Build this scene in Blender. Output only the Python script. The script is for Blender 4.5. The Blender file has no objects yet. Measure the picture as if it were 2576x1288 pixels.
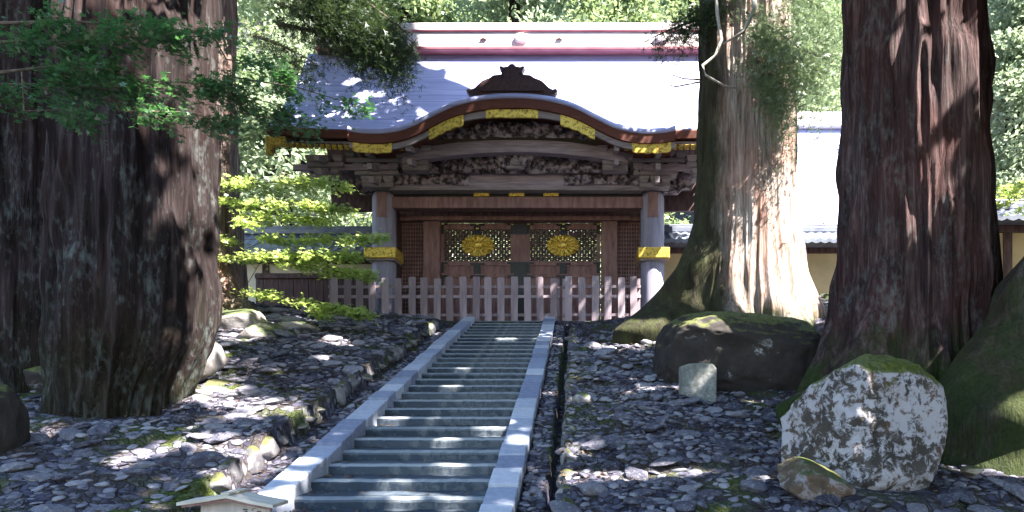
import bpy, bmesh, math, random
import numpy as np
from mathutils import Vector, Matrix
random.seed(7); RNG = np.random.default_rng(7)
R = math.radians
SC = bpy.context.scene
COL = SC.collection

# ------------------------------------------------------------------ camera, sky, sun, exposure
F, HX, HY = 1700.0, 1450.0, 1025.0            # focal length and principal point in a 2576 x 1288 picture
cam_d = bpy.data.cameras.new("camera"); cam = bpy.data.objects.new("camera", cam_d); COL.objects.link(cam)
cam.location = (0, 0, 0); cam.rotation_euler = (R(90), 0, 0)
cam_d.sensor_width = 36.0; cam_d.lens = F / 2576 * 36.0
cam_d.shift_x = -(HX - 1288) / 2576; cam_d.shift_y = (HY - 644) / 2576
cam_d.clip_start = 0.05; cam_d.clip_end = 600
SC.camera = cam
SUN_EL, SUN_AZ = 52.0, 59.0                    # azimuth turned right from the direction towards the camera
S = Vector((math.cos(R(SUN_EL)) * math.sin(R(SUN_AZ)), -math.cos(R(SUN_EL)) * math.cos(R(SUN_AZ)), math.sin(R(SUN_EL))))
w = bpy.data.worlds.new("World"); SC.world = w; w.use_nodes = True
nt = w.node_tree; nt.nodes.clear()
sky = nt.nodes.new("ShaderNodeTexSky"); sky.sky_type = 'NISHITA'; sky.sun_disc = False
sky.sun_elevation = R(SUN_EL); sky.sun_rotation = math.atan2(S.x, S.y)
sky.air_density = 1.6; sky.dust_density = 0.3; sky.ozone_density = 2.5
bg = nt.nodes.new("ShaderNodeBackground"); bg.inputs[1].default_value = 0.072
wo = nt.nodes.new("ShaderNodeOutputWorld")
nt.links.new(sky.outputs[0], bg.inputs[0]); nt.links.new(bg.outputs[0], wo.inputs[0])
sl = bpy.data.lights.new("sun", 'SUN'); sl.energy = 5.0; sl.angle = R(0.5); sl.color = (1.0, 0.93, 0.82)
so = bpy.data.objects.new("sun", sl); COL.objects.link(so); so.rotation_euler = S.to_track_quat('Z', 'Y').to_euler()
so.location = S * 60
SC.view_settings.view_transform = 'Standard'; SC.view_settings.look = 'None'
SC.view_settings.exposure = 3.1; SC.view_settings.gamma = 1.0
SC.cycles.max_bounces = 6; SC.cycles.diffuse_bounces = 4; SC.cycles.transmission_bounces = 4; SC.cycles.transparent_max_bounces = 4

# ------------------------------------------------------------------ helpers
def P(px, py, Y):
    return Vector(((px - HX) / F * Y, Y, (HY - py) / F * Y))

def _hash(ix, iy, iz, seed):
    h = (ix * 374761393 + iy * 668265263 + iz * 2147483647 + seed * 974634777) & 0xFFFFFFFF
    h = ((h ^ (h >> 13)) * 1274126177) & 0xFFFFFFFF
    return ((h ^ (h >> 16)) & 0xFFFF) / 65535.0
def vnoise(x, y, z=None, seed=0, perx=None):
    x = np.asarray(x, float); y = np.asarray(y, float); z = np.zeros_like(x) if z is None else np.asarray(z, float)
    x, y, z = np.broadcast_arrays(x, y, z)
    fx, fy, fz = np.floor(x), np.floor(y), np.floor(z)
    tx, ty, tz = x - fx, y - fy, z - fz
    tx = tx * tx * (3 - 2 * tx); ty = ty * ty * (3 - 2 * ty); tz = tz * tz * (3 - 2 * tz)
    ix, iy, iz = fx.astype(np.int64), fy.astype(np.int64), fz.astype(np.int64)
    out = 0
    for a in (0, 1):
        for b in (0, 1):
            for c in (0, 1):
                jx = ix + a
                if perx: jx = jx % perx
                out = out + _hash(jx, iy + b, iz + c, seed) * (tx if a else 1 - tx) * (ty if b else 1 - ty) * (tz if c else 1 - tz)
    return out
def fbm(x, y, z=None, seed=0, oct=4):
    o, a, t, f = 0, 1.0, 0, 1.0
    for k in range(oct):
        o = o + a * vnoise(np.asarray(x) * f, np.asarray(y) * f, None if z is None else np.asarray(z) * f, seed + k); t += a; a *= .5; f *= 2.03
    return o / t
def sstep(a, b, x):
    t = np.clip((np.asarray(x, float) - a) / (b - a), 0, 1); return t * t * (3 - 2 * t)

WORLD = {}
def tag(o, label=None, cat=None, group=None, kind=None):
    if label: o["label"] = label
    if cat: o["category"] = cat
    if group: o["group"] = group
    if kind: o["kind"] = kind
    return o
def link(o, parent, origin):
    COL.objects.link(o)
    WORLD[o.name] = Vector(origin)
    if parent is not None:
        o.parent = parent; o.location = Vector(origin) - WORLD[parent.name]
    else:
        o.location = origin
    return o
def empty(name, loc):
    o = bpy.data.objects.new(name, None); o.empty_display_size = .2
    return link(o, None, loc)
def raw(name, verts, faces, mats, parent=None, origin=None, smooth=False, midx=None):
    v = np.asarray(verts, float).reshape(-1, 3)
    if origin is None: origin = (v.min(0) + v.max(0)) / 2
    origin = Vector([float(c) for c in origin])
    v = v - np.array(origin)
    me = bpy.data.meshes.new(name)
    if isinstance(faces, np.ndarray):
        n, k = faces.shape
        me.vertices.add(len(v)); me.vertices.foreach_set("co", v.astype(np.float32).ravel())
        me.loops.add(n * k); me.loops.foreach_set("vertex_index", faces.astype(np.int32).ravel())
        me.polygons.add(n); me.polygons.foreach_set("loop_start", np.arange(0, n * k, k, dtype=np.int32))
        me.update(calc_edges=True)
    else:
        me.from_pydata([tuple(a) for a in v], [], faces); me.update()
    if not isinstance(mats, (list, tuple)): mats = [mats]
    for m in mats: me.materials.append(m)
    if midx is not None: me.polygons.foreach_set("material_index", np.asarray(midx, np.int32))
    if smooth: me.polygons.foreach_set("use_smooth", np.ones(len(me.polygons), bool))
    o = bpy.data.objects.new(name, me)
    return link(o, parent, origin)

class MB:
    def __init__(s): s.v = []; s.f = []; s.m = []
    def add(s, v, f, m=0):
        b = len(s.v); s.v += [tuple(a) for a in v]; s.f += [tuple(b + i for i in q) for q in f]; s.m += [m] * len(f); return s
    def box(s, a, b, m=0):
        (x0, y0, z0), (x1, y1, z1) = a, b
        return s.add([(x0,y0,z0),(x1,y0,z0),(x1,y1,z0),(x0,y1,z0),(x0,y0,z1),(x1,y0,z1),(x1,y1,z1),(x0,y1,z1)],
                     [(0,3,2,1),(4,5,6,7),(0,1,5,4),(1,2,6,5),(2,3,7,6),(3,0,4,7)], m)
    def obox(s, c, half, rz=0, rx=0, ry=0, m=0):
        M = Matrix.Rotation(rz, 3, 'Z') @ Matrix.Rotation(ry, 3, 'Y') @ Matrix.Rotation(rx, 3, 'X')
        vs = [Vector(c) + M @ Vector((a * half[0], b * half[1], d * half[2])) for d in (-1, 1) for a, b in ((-1,-1),(1,-1),(1,1),(-1,1))]
        return s.add(vs, [(0,3,2,1),(4,5,6,7),(0,1,5,4),(1,2,6,5),(2,3,7,6),(3,0,4,7)], m)
    def prism_y(s, poly, y0, y1, m=0):          # polygon of (x, z), extruded along y; wound so the front faces -y
        n = len(poly)
        v = [(x, y0, z) for x, z in poly] + [(x, y1, z) for x, z in poly]
        f = [tuple(range(n)), tuple(range(2 * n - 1, n - 1, -1))] + [(i, i + n, (i + 1) % n + n, (i + 1) % n) for i in range(n)]
        return s.add(v, f, m)
    def strip(s, rows, m=0):                     # rows of equal length joined by quads
        n = len(rows[0]); v = [p for r in rows for p in r]
        return s.add(v, [(i * n + j, i * n + j + 1, (i + 1) * n + j + 1, (i + 1) * n + j) for i in range(len(rows) - 1) for j in range(n - 1)], m)
    def tube(s, pts, rad, n=8, m=0):
        pts = [Vector(p) for p in pts]; rad = rad if hasattr(rad, '__len__') else [rad] * len(pts)
        rows = []
        for i, p in enumerate(pts):
            d = (pts[min(i + 1, len(pts) - 1)] - pts[max(i - 1, 0)]).normalized()
            a = d.cross(Vector((0, 0, 1)))
            if a.length < .05: a = Vector((1, 0, 0))
            a.normalize(); b = a.cross(d)
            rows.append([p + (a * math.cos(t * 2 * math.pi / n) + b * math.sin(t * 2 * math.pi / n)) * rad[i] for t in range(n)])
        v = [q for r in rows for q in r]; k = len(rows)
        f = [(i * n + j, i * n + (j + 1) % n, (i + 1) * n + (j + 1) % n, (i + 1) * n + j) for i in range(k - 1) for j in range(n)]
        f += [tuple(range(n - 1, -1, -1)), tuple((k - 1) * n + j for j in range(n))]
        return s.add(v, f, m)
    def lathe(s, c, prof, n=24, m=0):            # prof: (r, z)
        v = []; k = len(prof)
        for r, z in prof: v += [(c[0] + r * math.cos(t * 2 * math.pi / n), c[1] + r * math.sin(t * 2 * math.pi / n), c[2] + z) for t in range(n)]
        f = [(i * n + j, i * n + (j + 1) % n, (i + 1) * n + (j + 1) % n, (i + 1) * n + j) for i in range(k - 1) for j in range(n)]
        f += [tuple(range(n - 1, -1, -1)), tuple((k - 1) * n + j for j in range(n))]
        return s.add(v, f, m)
    def build(s, name, mats, parent=None, origin=None, smooth=False, bevel=0):
        o = raw(name, s.v, s.f, mats, parent, origin, smooth, s.m)
        bm = bmesh.new(); bm.from_mesh(o.data); bmesh.ops.recalc_face_normals(bm, faces=bm.faces); bm.to_mesh(o.data); bm.free()
        if bevel:
            b = o.modifiers.new("bevel", 'BEVEL'); b.width = bevel; b.segments = 2; b.limit_method = 'ANGLE'; b.angle_limit = R(40)
        return o
def clone(o, parent, origin, rot=None, scale=None):
    c = o.copy(); COL.objects.link(c); WORLD[c.name] = Vector(origin)
    c.parent = parent
    c.location = Vector(origin) - (WORLD[parent.name] if parent else Vector((0, 0, 0)))
    if rot is not None: c.rotation_euler = rot
    if scale is not None: c.scale = scale
    return c

# ------------------------------------------------------------------ materials
class NB:
    def __init__(s, name):
        s.mat = bpy.data.materials.new(name); s.mat.use_nodes = True; s.t = s.mat.node_tree; s.t.nodes.clear()
        s.out = s.n("ShaderNodeOutputMaterial"); s.tc = s.n("ShaderNodeTexCoord")
    def n(s, t, **kw):
        x = s.t.nodes.new(t)
        for k, v in kw.items(): setattr(x, k, v)
        return x
    def l(s, a, b): s.t.links.new(a, b)
    def vec(s, scale=(1,1,1), src='Object'):
        m = s.n("ShaderNodeMapping"); m.inputs['Scale'].default_value = scale; s.l(s.tc.outputs[src], m.inputs[0]); return m.outputs[0]
    def noise(s, scale, mp=(1,1,1), detail=5, rough=.6, dist=0, src='Object'):
        x = s.n("ShaderNodeTexNoise"); x.inputs['Scale'].default_value = scale; x.inputs['Detail'].default_value = detail
        x.inputs['Roughness'].default_value = rough; x.inputs['Distortion'].default_value = dist; s.l(s.vec(mp, src), x.inputs['Vector']); return x.outputs['Fac']
    def ramp(s, fac, stops, interp='LINEAR'):
        r = s.n("ShaderNodeValToRGB"); e = r.color_ramp.elements; r.color_ramp.interpolation = interp
        while len(e) < len(stops): e.new(.5)
        for i, (p, c) in enumerate(stops):
            e[i].position = p; e[i].color = (*c, 1) if hasattr(c, '__len__') else (c, c, c, 1)
        s.l(fac, r.inputs[0]); return r.outputs[0]
    def mix(s, fac, a, b):
        m = s.n("ShaderNodeMix", data_type='RGBA')
        for i, x in ((0, fac), (6, a), (7, b)):
            if hasattr(x, 'is_linked'): s.l(x, m.inputs[i])
            else: m.inputs[i].default_value = x if i == 0 else (*x, 1)
        return m.outputs[2]
    def math(s, op, a, b=0.0):
        m = s.n("ShaderNodeMath", operation=op)
        for i, x in ((0, a), (1, b)):
            if hasattr(x, 'is_linked'): s.l(x, m.inputs[i])
            else: m.inputs[i].default_value = x
        return m.outputs[0]
    def bump(s, h, strength, dist=.02):
        b = s.n("ShaderNodeBump"); b.inputs['Strength'].default_value = strength; b.inputs['Distance'].default_value = dist; s.l(h, b.inputs['Height']); return b.outputs[0]
    def finish(s, col, rough=.8, normal=None, metal=0, spec=.3, sheen=0):
        p = s.n("ShaderNodeBsdfPrincipled")
        if hasattr(col, 'is_linked'): s.l(col, p.inputs['Base Color'])
        else: p.inputs['Base Color'].default_value = (*col, 1)
        if hasattr(rough, 'is_linked'): s.l(rough, p.inputs['Roughness'])
        else: p.inputs['Roughness'].default_value = rough
        p.inputs['Metallic'].default_value = metal; p.inputs['Specular IOR Level'].default_value = spec
        if normal is not None: s.l(normal, p.inputs['Normal'])
        s.l(p.outputs[0], s.out.inputs[0]); return s.mat

def m_plain(name, c1, c2, scale=6, mp=(1,1,1), rough=.75, bump=.3, bscale=30, metal=0, spec=.3, dist=.01, lo=.35, hi=.65, rnd=0):
    b = NB(name)
    f = b.noise(scale, mp, 6)
    if rnd: f = b.math('ADD', f, b.math('MULTIPLY', b.math('SUBTRACT', b.n('ShaderNodeObjectInfo').outputs['Random'], .5), rnd))
    col = b.ramp(f, [(lo, c1), (hi, c2)])
    return b.finish(col, rough, b.bump(b.noise(bscale, mp, 6), bump, dist), metal, spec)
def m_bark(name, c_dark, c_mid, c_lite, moss=0.0, moss_h=1.5, lichen=0.15, scale=1.0, shade_flank=0):
    b = NB(name)
    streak = b.noise(9 * scale, (1, 1, .07), 8, .65, .3)
    fine = b.noise(38 * scale, (1, 1, .05), 6, .6)
    big = b.noise(1.3, (1, 1, .5), 4)
    col = b.ramp(streak, [(.28, c_dark), (.5, c_mid), (.72, c_lite)])
    col = b.mix(b.math('MULTIPLY', b.ramp(fine, [(.35, 1), (.6, 0)]), .65), col, tuple(x * .35 for x in c_dark))
    red = b.ramp(big, [(.45, 0), (.62, 1)])
    col = b.mix(b.math('MULTIPLY', red, .22), col, (c_mid[0] * 1.7, c_mid[1] * .85, c_mid[2] * .65))
    lic = b.ramp(b.math('MULTIPLY', b.noise(2.2, (1, 1, .35), 6, .7), b.noise(17, (1, 1, .4), 4)), [(.27, 0), (.42, 1)])
    col = b.mix(b.math('MULTIPLY', lic, lichen), col, (.22, .27, .27))
    if moss:
        sx = b.n("ShaderNodeSeparateXYZ"); b.l(b.tc.outputs['Object'], sx.inputs[0])
        hh = b.ramp(b.math('DIVIDE', sx.outputs[2], moss_h), [(0, 1), (1, 0)])
        mm = b.ramp(b.math('MULTIPLY', hh, b.noise(2.6, (1, 1, .6), 6, .7)), [(.28, 0), (.45, 1)])
        mcol = b.ramp(b.noise(30, (1,1,1), 4), [(.3, (.010, .022, .006)), (.7, (.032, .055, .012))])
        col = b.mix(b.math('MULTIPLY', mm, moss), col, mcol)
    if shade_flank:                                   # moss on one side, darkened to paint in shade on the unlit side
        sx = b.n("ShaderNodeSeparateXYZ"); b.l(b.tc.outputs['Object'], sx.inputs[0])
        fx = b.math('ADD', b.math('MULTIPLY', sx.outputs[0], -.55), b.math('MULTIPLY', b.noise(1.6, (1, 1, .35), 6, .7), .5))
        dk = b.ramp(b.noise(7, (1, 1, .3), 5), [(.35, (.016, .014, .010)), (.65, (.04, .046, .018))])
        col = b.mix(b.math('MULTIPLY', b.ramp(fx, [(.50, 0), (.66, 1)]), shade_flank), col, dk)
    h = b.math('ADD', b.math('MULTIPLY', streak, 1.0), b.math('MULTIPLY', fine, .5))
    return b.finish(col, .9, b.bump(h, .9, .05), 0, .15)
def m_stone(name, cols, lichen=(.42, .42, .45), lamt=.3, moss=.3, mcols=((.018, .035, .008), (.07, .10, .015)), scale=4, lscale=7, rnd=True, bump=.5, brown=0, llo=.50, lhi=.58):
    b = NB(name)
    base = b.noise(scale, (1,1,1), 7, .65)
    if rnd:
        oi = b.n("ShaderNodeObjectInfo"); ge = b.n("ShaderNodeNewGeometry")
        rr = b.math('FRACT', b.math('ADD', oi.outputs['Random'], ge.outputs['Random Per Island']))
        tone = b.math('ADD', b.math('MULTIPLY', base, .55), b.math('MULTIPLY', rr, .5))
    else: tone = base
    col = b.ramp(tone, [(.24, cols[0]), (.52, cols[1]), (.82, cols[2])])
    if brown:
        col = b.mix(b.math('MULTIPLY', b.ramp(b.noise(3.1, (1,1,1), 5), [(.5, 0), (.62, 1)]), brown), col, (.13, .065, .035))
    lic = b.ramp(b.math('ADD', b.math('MULTIPLY', b.noise(lscale, (1,1,1), 9, .72, .5), .68), b.math('MULTIPLY', b.noise(lscale * .22, (1,1,1), 3), .32)), [(llo, 0), (lhi, 1)])
    col = b.mix(b.math('MULTIPLY', lic, lamt), col, lichen)
    ge2 = b.n("ShaderNodeNewGeometry"); sx = b.n("ShaderNodeSeparateXYZ"); b.l(ge2.outputs['Normal'], sx.inputs[0])
    mm = b.ramp(b.math('ADD', b.math('MULTIPLY', sx.outputs[2], .55), b.math('MULTIPLY', b.noise(3.3, (1,1,1), 6, .7), .75)), [(.80 - .35 * moss, 0), (.95 - .35 * moss, 1)])
    mcol = b.ramp(b.noise(24, (1,1,1), 4), [(.3, mcols[0]), (.7, mcols[1])])
    if moss: col = b.mix(b.math('MULTIPLY', mm, .9), col, mcol)
    return b.finish(col, .85, b.bump(b.noise(18, (1,1,1), 9, .7), bump, .03), 0, .25)
def m_leaf(name, c1, c2, trans=.4, scale=1.2, tcol=None, gloss=.08):
    b = NB(name)
    ge = b.n("ShaderNodeNewGeometry")
    f = b.math('ADD', b.math('MULTIPLY', b.noise(scale, (1,1,1), 3), .6), b.math('MULTIPLY', ge.outputs['Random Per Island'], .4))
    col = b.ramp(f, [(.3, c1), (.7, c2)])
    d = b.n("ShaderNodeBsdfDiffuse"); b.l(col, d.inputs[0])
    t = b.n("ShaderNodeBsdfTranslucent"); b.l(b.mix(.5, col, tcol or tuple(min(1, x * 1.8) for x in c2)), t.inputs[0])
    g = b.n("ShaderNodeBsdfGlossy"); g.inputs['Roughness'].default_value = .45; g.inputs[0].default_value = (.9, .95, 1, 1)
    m1 = b.n("ShaderNodeMixShader"); m1.inputs[0].default_value = trans; b.l(d.outputs[0], m1.inputs[1]); b.l(t.outputs[0], m1.inputs[2])
    m2 = b.n("ShaderNodeMixShader"); m2.inputs[0].default_value = gloss; b.l(m1.outputs[0], m2.inputs[1]); b.l(g.outputs[0], m2.inputs[2])
    b.l(m2.outputs[0], b.out.inputs[0]); return b.mat

M = {}
M['ground'] = None
def m_ground():
    b = NB("mossy_earth")
    n1 = b.noise(.9, (1,1,1), 7, .65); n2 = b.noise(26, (1,1,1), 6, .7)
    earth = b.ramp(n2, [(.3, (.020, .016, .015)), (.7, (.085, .072, .065))])
    moss = b.ramp(b.noise(40, (1,1,1), 4), [(.3, (.025, .045, .010)), (.7, (.10, .125, .022))])
    vo = b.n("ShaderNodeTexVoronoi"); vo.inputs['Scale'].default_value = 15; b.l(b.vec((1, 1.3, .6)), vo.inputs['Vector'])
    vd = b.n("ShaderNodeTexVoronoi", feature='DISTANCE_TO_EDGE'); vd.inputs['Scale'].default_value = 15; b.l(b.vec((1, 1.3, .6)), vd.inputs['Vector'])
    sv = b.n("ShaderNodeSeparateColor"); b.l(vo.outputs['Color'], sv.inputs[0])
    peb = b.ramp(sv.outputs[0], [(.1, (.022, .022, .042)), (.5, (.065, .064, .105)), (.95, (.19, .18, .235))])
    edge = b.ramp(vd.outputs['Distance'], [(.02, 0), (.12, 1)])
    earth = b.mix(b.math('MULTIPLY', edge, b.ramp(b.noise(2.1, (1,1,1), 4), [(.38, .15), (.55, .95)])), earth, peb)
    col = b.mix(b.ramp(n1, [(.50, 0), (.62, .8)]), earth, moss)
    n2 = b.math('ADD', b.math('MULTIPLY', n2, .5), edge)
    return b.finish(col, .95, b.bump(n2, .8, .04), 0, .1)
M['ground'] = m_ground()
M['flag'] = m_stone("slope_stone", ((.028, .028, .048), (.090, .088, .128), (.27, .26, .30)), lamt=.35, moss=.0, bump=.8)
M['edge'] = m_stone("edging_stone", ((.05, .05, .06), (.11, .105, .12), (.22, .21, .22)), lamt=.25, moss=.35, mcols=((.03, .04, .012), (.11, .11, .03)))
M['boulder'] = m_stone("lichen_boulder", ((.022, .02, .02), (.065, .055, .05), (.16, .135, .12)), lichen=(.42, .405, .45), lamt=.95, moss=.62, rnd=False, lscale=12.0, brown=.6, bump=1.0, mcols=((.03, .05, .008), (.12, .14, .012)), llo=.47, lhi=.53)
M['split'] = m_stone("rusty_slab", ((.04, .03, .025), (.12, .085, .06), (.24, .19, .16)), lichen=(.34, .32, .35), lamt=.7, moss=.15, rnd=False, brown=.8, lscale=6)
M['dark_boulder'] = m_stone("dark_boulder", ((.018, .016, .016), (.035, .03, .03), (.06, .055, .055)), lichen=(.40, .40, .44), lamt=.8, moss=.5, rnd=False, lscale=4.0, mcols=((.03, .04, .012), (.14, .15, .05)), llo=.60, lhi=.66)
M['pale_rock'] = m_stone("pale_rock", ((.10, .09, .09), (.22, .20, .20), (.38, .36, .37)), lamt=.5, moss=.25, rnd=False)
M['brown_rock'] = m_stone("brown_rock", ((.12, .095, .06), (.22, .18, .12), (.34, .29, .21)), lamt=.3, moss=.1, rnd=False)
M['marker'] = m_stone("marker_stone", ((.09, .095, .095), (.17, .18, .175), (.27, .28, .27)), lamt=.4, moss=.2, rnd=False, scale=12, lscale=16)
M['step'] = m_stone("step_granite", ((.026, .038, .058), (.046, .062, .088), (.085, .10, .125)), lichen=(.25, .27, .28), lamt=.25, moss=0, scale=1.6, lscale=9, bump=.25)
M['nosing'] = m_stone("worn_skylit_granite", ((.11, .135, .17), (.16, .185, .22), (.22, .24, .27)), lamt=.2, moss=0, scale=3, lscale=9, bump=.2)  # worn step edge, painted paler for the sky light it catches
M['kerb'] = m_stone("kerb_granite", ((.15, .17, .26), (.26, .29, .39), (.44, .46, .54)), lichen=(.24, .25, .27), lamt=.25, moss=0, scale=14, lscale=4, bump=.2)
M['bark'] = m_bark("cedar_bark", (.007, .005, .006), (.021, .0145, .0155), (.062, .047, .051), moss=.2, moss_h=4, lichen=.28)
M['bark_lit'] = m_bark("sunlit_cedar_bark", (.045, .030, .028), (.19, .145, .13), (.44, .39, .37), moss=.6, moss_h=1.2, lichen=.2)  # brighter copy of the cedar bark, sunlight put into the colour
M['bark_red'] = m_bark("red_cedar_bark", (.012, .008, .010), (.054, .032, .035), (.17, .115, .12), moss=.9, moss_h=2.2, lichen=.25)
M['bark_pale'] = m_bark("sun_glare_cedar_bark", (.10, .06, .05), (.36, .30, .275), (.60, .55, .53), moss=.85, moss_h=1.1, lichen=.1, shade_flank=.95)  # pale tone carries sun glare; dark side carries moss and painted shade
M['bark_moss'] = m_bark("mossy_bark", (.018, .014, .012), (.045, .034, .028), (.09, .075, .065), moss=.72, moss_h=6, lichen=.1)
M['twig'] = m_plain("twig_wood", (.05, .04, .032), (.14, .11, .09), 20, rough=.9)
M['vine'] = m_plain("pale_vine", (.30, .27, .25), (.55, .52, .48), 20, rough=.9)
M['maple_dark'] = m_leaf("shaded_maple_leaf", (.020, .075, .022), (.065, .17, .045), .42, 1.5)  # maple leaf with its shade put into the colour
M['maple'] = m_leaf("sunlit_maple_leaf", (.17, .30, .05), (.46, .55, .16), .58, 1.5, (.68, .80, .24))  # the same leaf with sunlight put into the colour
M['cedar'] = m_leaf("cedar_needles", (.010, .024, .012), (.038, .066, .025), .25, .9, (.14, .22, .06), .04)
M['cedar_pale'] = m_leaf("sunlit_cedar_needles", (.09, .15, .09), (.27, .34, .21), .35, .9, (.25, .35, .15), .05)  # paler copy of the needles; sun and mist painted into the colour
M['forest'] = m_leaf("forest_leaf", (.06, .10, .055), (.25, .32, .16), .4, .22, (.38, .48, .2), .04)
M['forest_pale'] = m_leaf("hazy_forest_leaf", (.20, .26, .18), (.42, .49, .35), .4, .3, (.5, .6, .35), .04)  # leaf colour lightened to paint in haze and bleaching sun
M['needle_litter'] = m_leaf("brown_needles", (.06, .032, .018), (.17, .10, .055), .2, 1.5)
M['roofbark'] = m_plain("cypress_bark_roof", (.27, .29, .54), (.47, .48, .73), 5, (.12, 2.6, 2.6), .6, .35, 60, spec=.45, dist=.01)
M['fascia'] = m_plain("bark_edge", (.085, .028, .020), (.16, .055, .040), 5, (.3, 4, 14), .7, .3, 20)
M['ridge'] = m_plain("ridge_copper", (.62, .55, .57), (.75, .68, .70), 3, (.4,1,1), .45, .1, 20, spec=.5)
M['ridge_red'] = m_plain("ridge_strip", (.24, .085, .105), (.34, .14, .165), 4, (.4,1,1), .5, .1, 20)
M['crest'] = m_plain("crest_tile", (.035, .018, .020), (.075, .035, .035), 14, rough=.6, bump=.5, bscale=24)
M['gold'] = m_plain("gilt_metal", (.26, .15, .02), (.78, .56, .11), 15, rough=.42, bump=.8, bscale=26, metal=.55, spec=.5, lo=.36, hi=.52)
M['board'] = m_plain("weathered_board", (.22, .185, .20), (.36, .31, .33), 7, (.4, 1, 4), .75, .3, 30)
M['beam'] = m_plain("beam_wood", (.25, .195, .24), (.42, .345, .40), 5, (.35, 2, 4), .7, .35, 26)
M['carved'] = m_plain("carved_wood", (.045, .032, .040), (.44, .36, .42), 6, rough=.7, bump=.9, bscale=16, dist=.05, lo=.44, hi=.62)
M['brown'] = m_plain("brown_wood", (.17, .090, .090), (.31, .18, .175), 5, (2, 2, .4), .65, .3, 26)
M['darkwood'] = m_plain("dark_wood", (.05, .028, .032), (.12, .072, .075), 6, (2, 2, .4), .7, .4, 26)
M['black'] = m_plain("black_fitting", (.008, .008, .012), (.022, .022, .03), 12, rough=.4, bump=.2)
M['column'] = m_plain("column_wood", (.19, .18, .26), (.31, .295, .40), 4, (2, 2, .3), .6, .3, 22)
M['picket'] = m_plain("grey_fence_wood", (.23, .18, .215), (.38, .31, .365), 5, (4, 3, .4), .75, .5, 26, rnd=.5)
M['tile'] = m_plain("blue_roof_tile", (.085, .10, .145), (.17, .19, .25), 3, rough=.4, bump=.2, spec=.6)
M['plaster'] = m_plain("cream_plaster", (.50, .40, .24), (.62, .50, .31), 1.5, rough=.85, bump=.1)
M['plaster_pale'] = m_plain("pale_plaster", (.60, .56, .48), (.72, .67, .58), 1.5, rough=.85, bump=.1)
M['signwood'] = m_plain("pale_sign_wood", (.38, .33, .33), (.52, .46, .45), 6, (3, 1, .5), .7, .2, 26)
M['signroof'] = m_plain("sign_roof_wood", (.42, .38, .34), (.60, .55, .49), 6, (.5, 3, 1), .75, .2, 26)
M['ink'] = m_plain("faded_ink", (.04, .035, .05), (.09, .08, .10), 20)

# ------------------------------------------------------------------ terrain
SX0, SX1, KW = -2.57, -0.81, 0.28            # stair edges and kerb width
T, RZ, Y0, Z0 = 0.42, 0.1158, 6.15, -0.814   # tread, riser, first edge in the picture
YT = Y0 + 26 * T; ZT = Z0 + 26 * RZ
AX = -1.53                                    # axis of the gate
def zs(Y): return np.clip(Z0 + (np.asarray(Y, float) - Y0) * RZ / T, -1.62, ZT)
def ground_z(x, y, detail=True):
    x = np.asarray(x, float); y = np.asarray(y, float)
    z = zs(y)
    yf = sstep(8.5, 14, y)
    left = .14 + .085 * np.clip(-x - 3.4, 0, 6) * yf + .05 * np.clip(-x - 3.4, 0, 8) * (1 - yf)
    right = .03 + .15 * np.clip(x - .3, 0, 4.5) * yf
    o = np.where(x < -3.35, left, np.where(x < SX0 - KW, -.10, np.where(x < SX1 + KW + .01, -.45, np.where(x < -.28, -.05, np.where(x < -.17, -.30, right)))))
    front = 1 - sstep(3.6, 5.0, y); back = sstep(16.2, 17.2, y)
    o = o * (1 - front) * (1 - back)
    z = z + o
    if detail:
        field = np.where((x < -3.35) | (x > -.17), 1, .25) * (1 - back * .9)
        z = z + field * ((fbm(x * .8, y * .8, seed=3) - .5) * .22 + (fbm(x * 4, y * 4, seed=9, oct=3) - .5) * .07)
        z = z + field * (1 - back) * .05 * (np.floor((y + fbm(x * .5, y * 0, seed=11) * 1.6) / 1.1) * 1.1 - y + .55)   # worn terraces
    hill = np.clip(y - 30, 0, 70) * .9 + np.clip(np.abs(x + 1) - 24, 0, 40) * .5 * sstep(10, 30, y)
    return z + hill + (fbm(x * .15, y * .15, seed=5) - .5) * 2.5 * sstep(28, 40, y)
xs = np.unique(np.round(np.concatenate([-np.geomspace(12, 260, 26), np.arange(-12, -3.4, .09), np.arange(-3.4, -.2, .035), np.arange(-.2, 9, .08), np.geomspace(9, 260, 26)]), 3))
ys = np.unique(np.round(np.concatenate([np.linspace(-60, 3, 20), np.arange(3, 18, .075), np.geomspace(18, 260, 50)]), 3))
gx, gy = np.meshgrid(xs, ys); gz = ground_z(gx, gy)
nx = len(xs); ny = len(ys)
ii = np.arange((ny - 1) * (nx - 1)); r_, c_ = ii // (nx - 1), ii % (nx - 1)
fq = np.stack([r_ * nx + c_, r_ * nx + c_ + 1, (r_ + 1) * nx + c_ + 1, (r_ + 1) * nx + c_], 1)
g = raw("ground", np.stack([gx, gy, gz], -1).reshape(-1, 3), fq, M['ground'], origin=(0, 0, 0), smooth=True)
tag(g, "mossy earth slope rising to the gate", None, None, 'structure')

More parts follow.
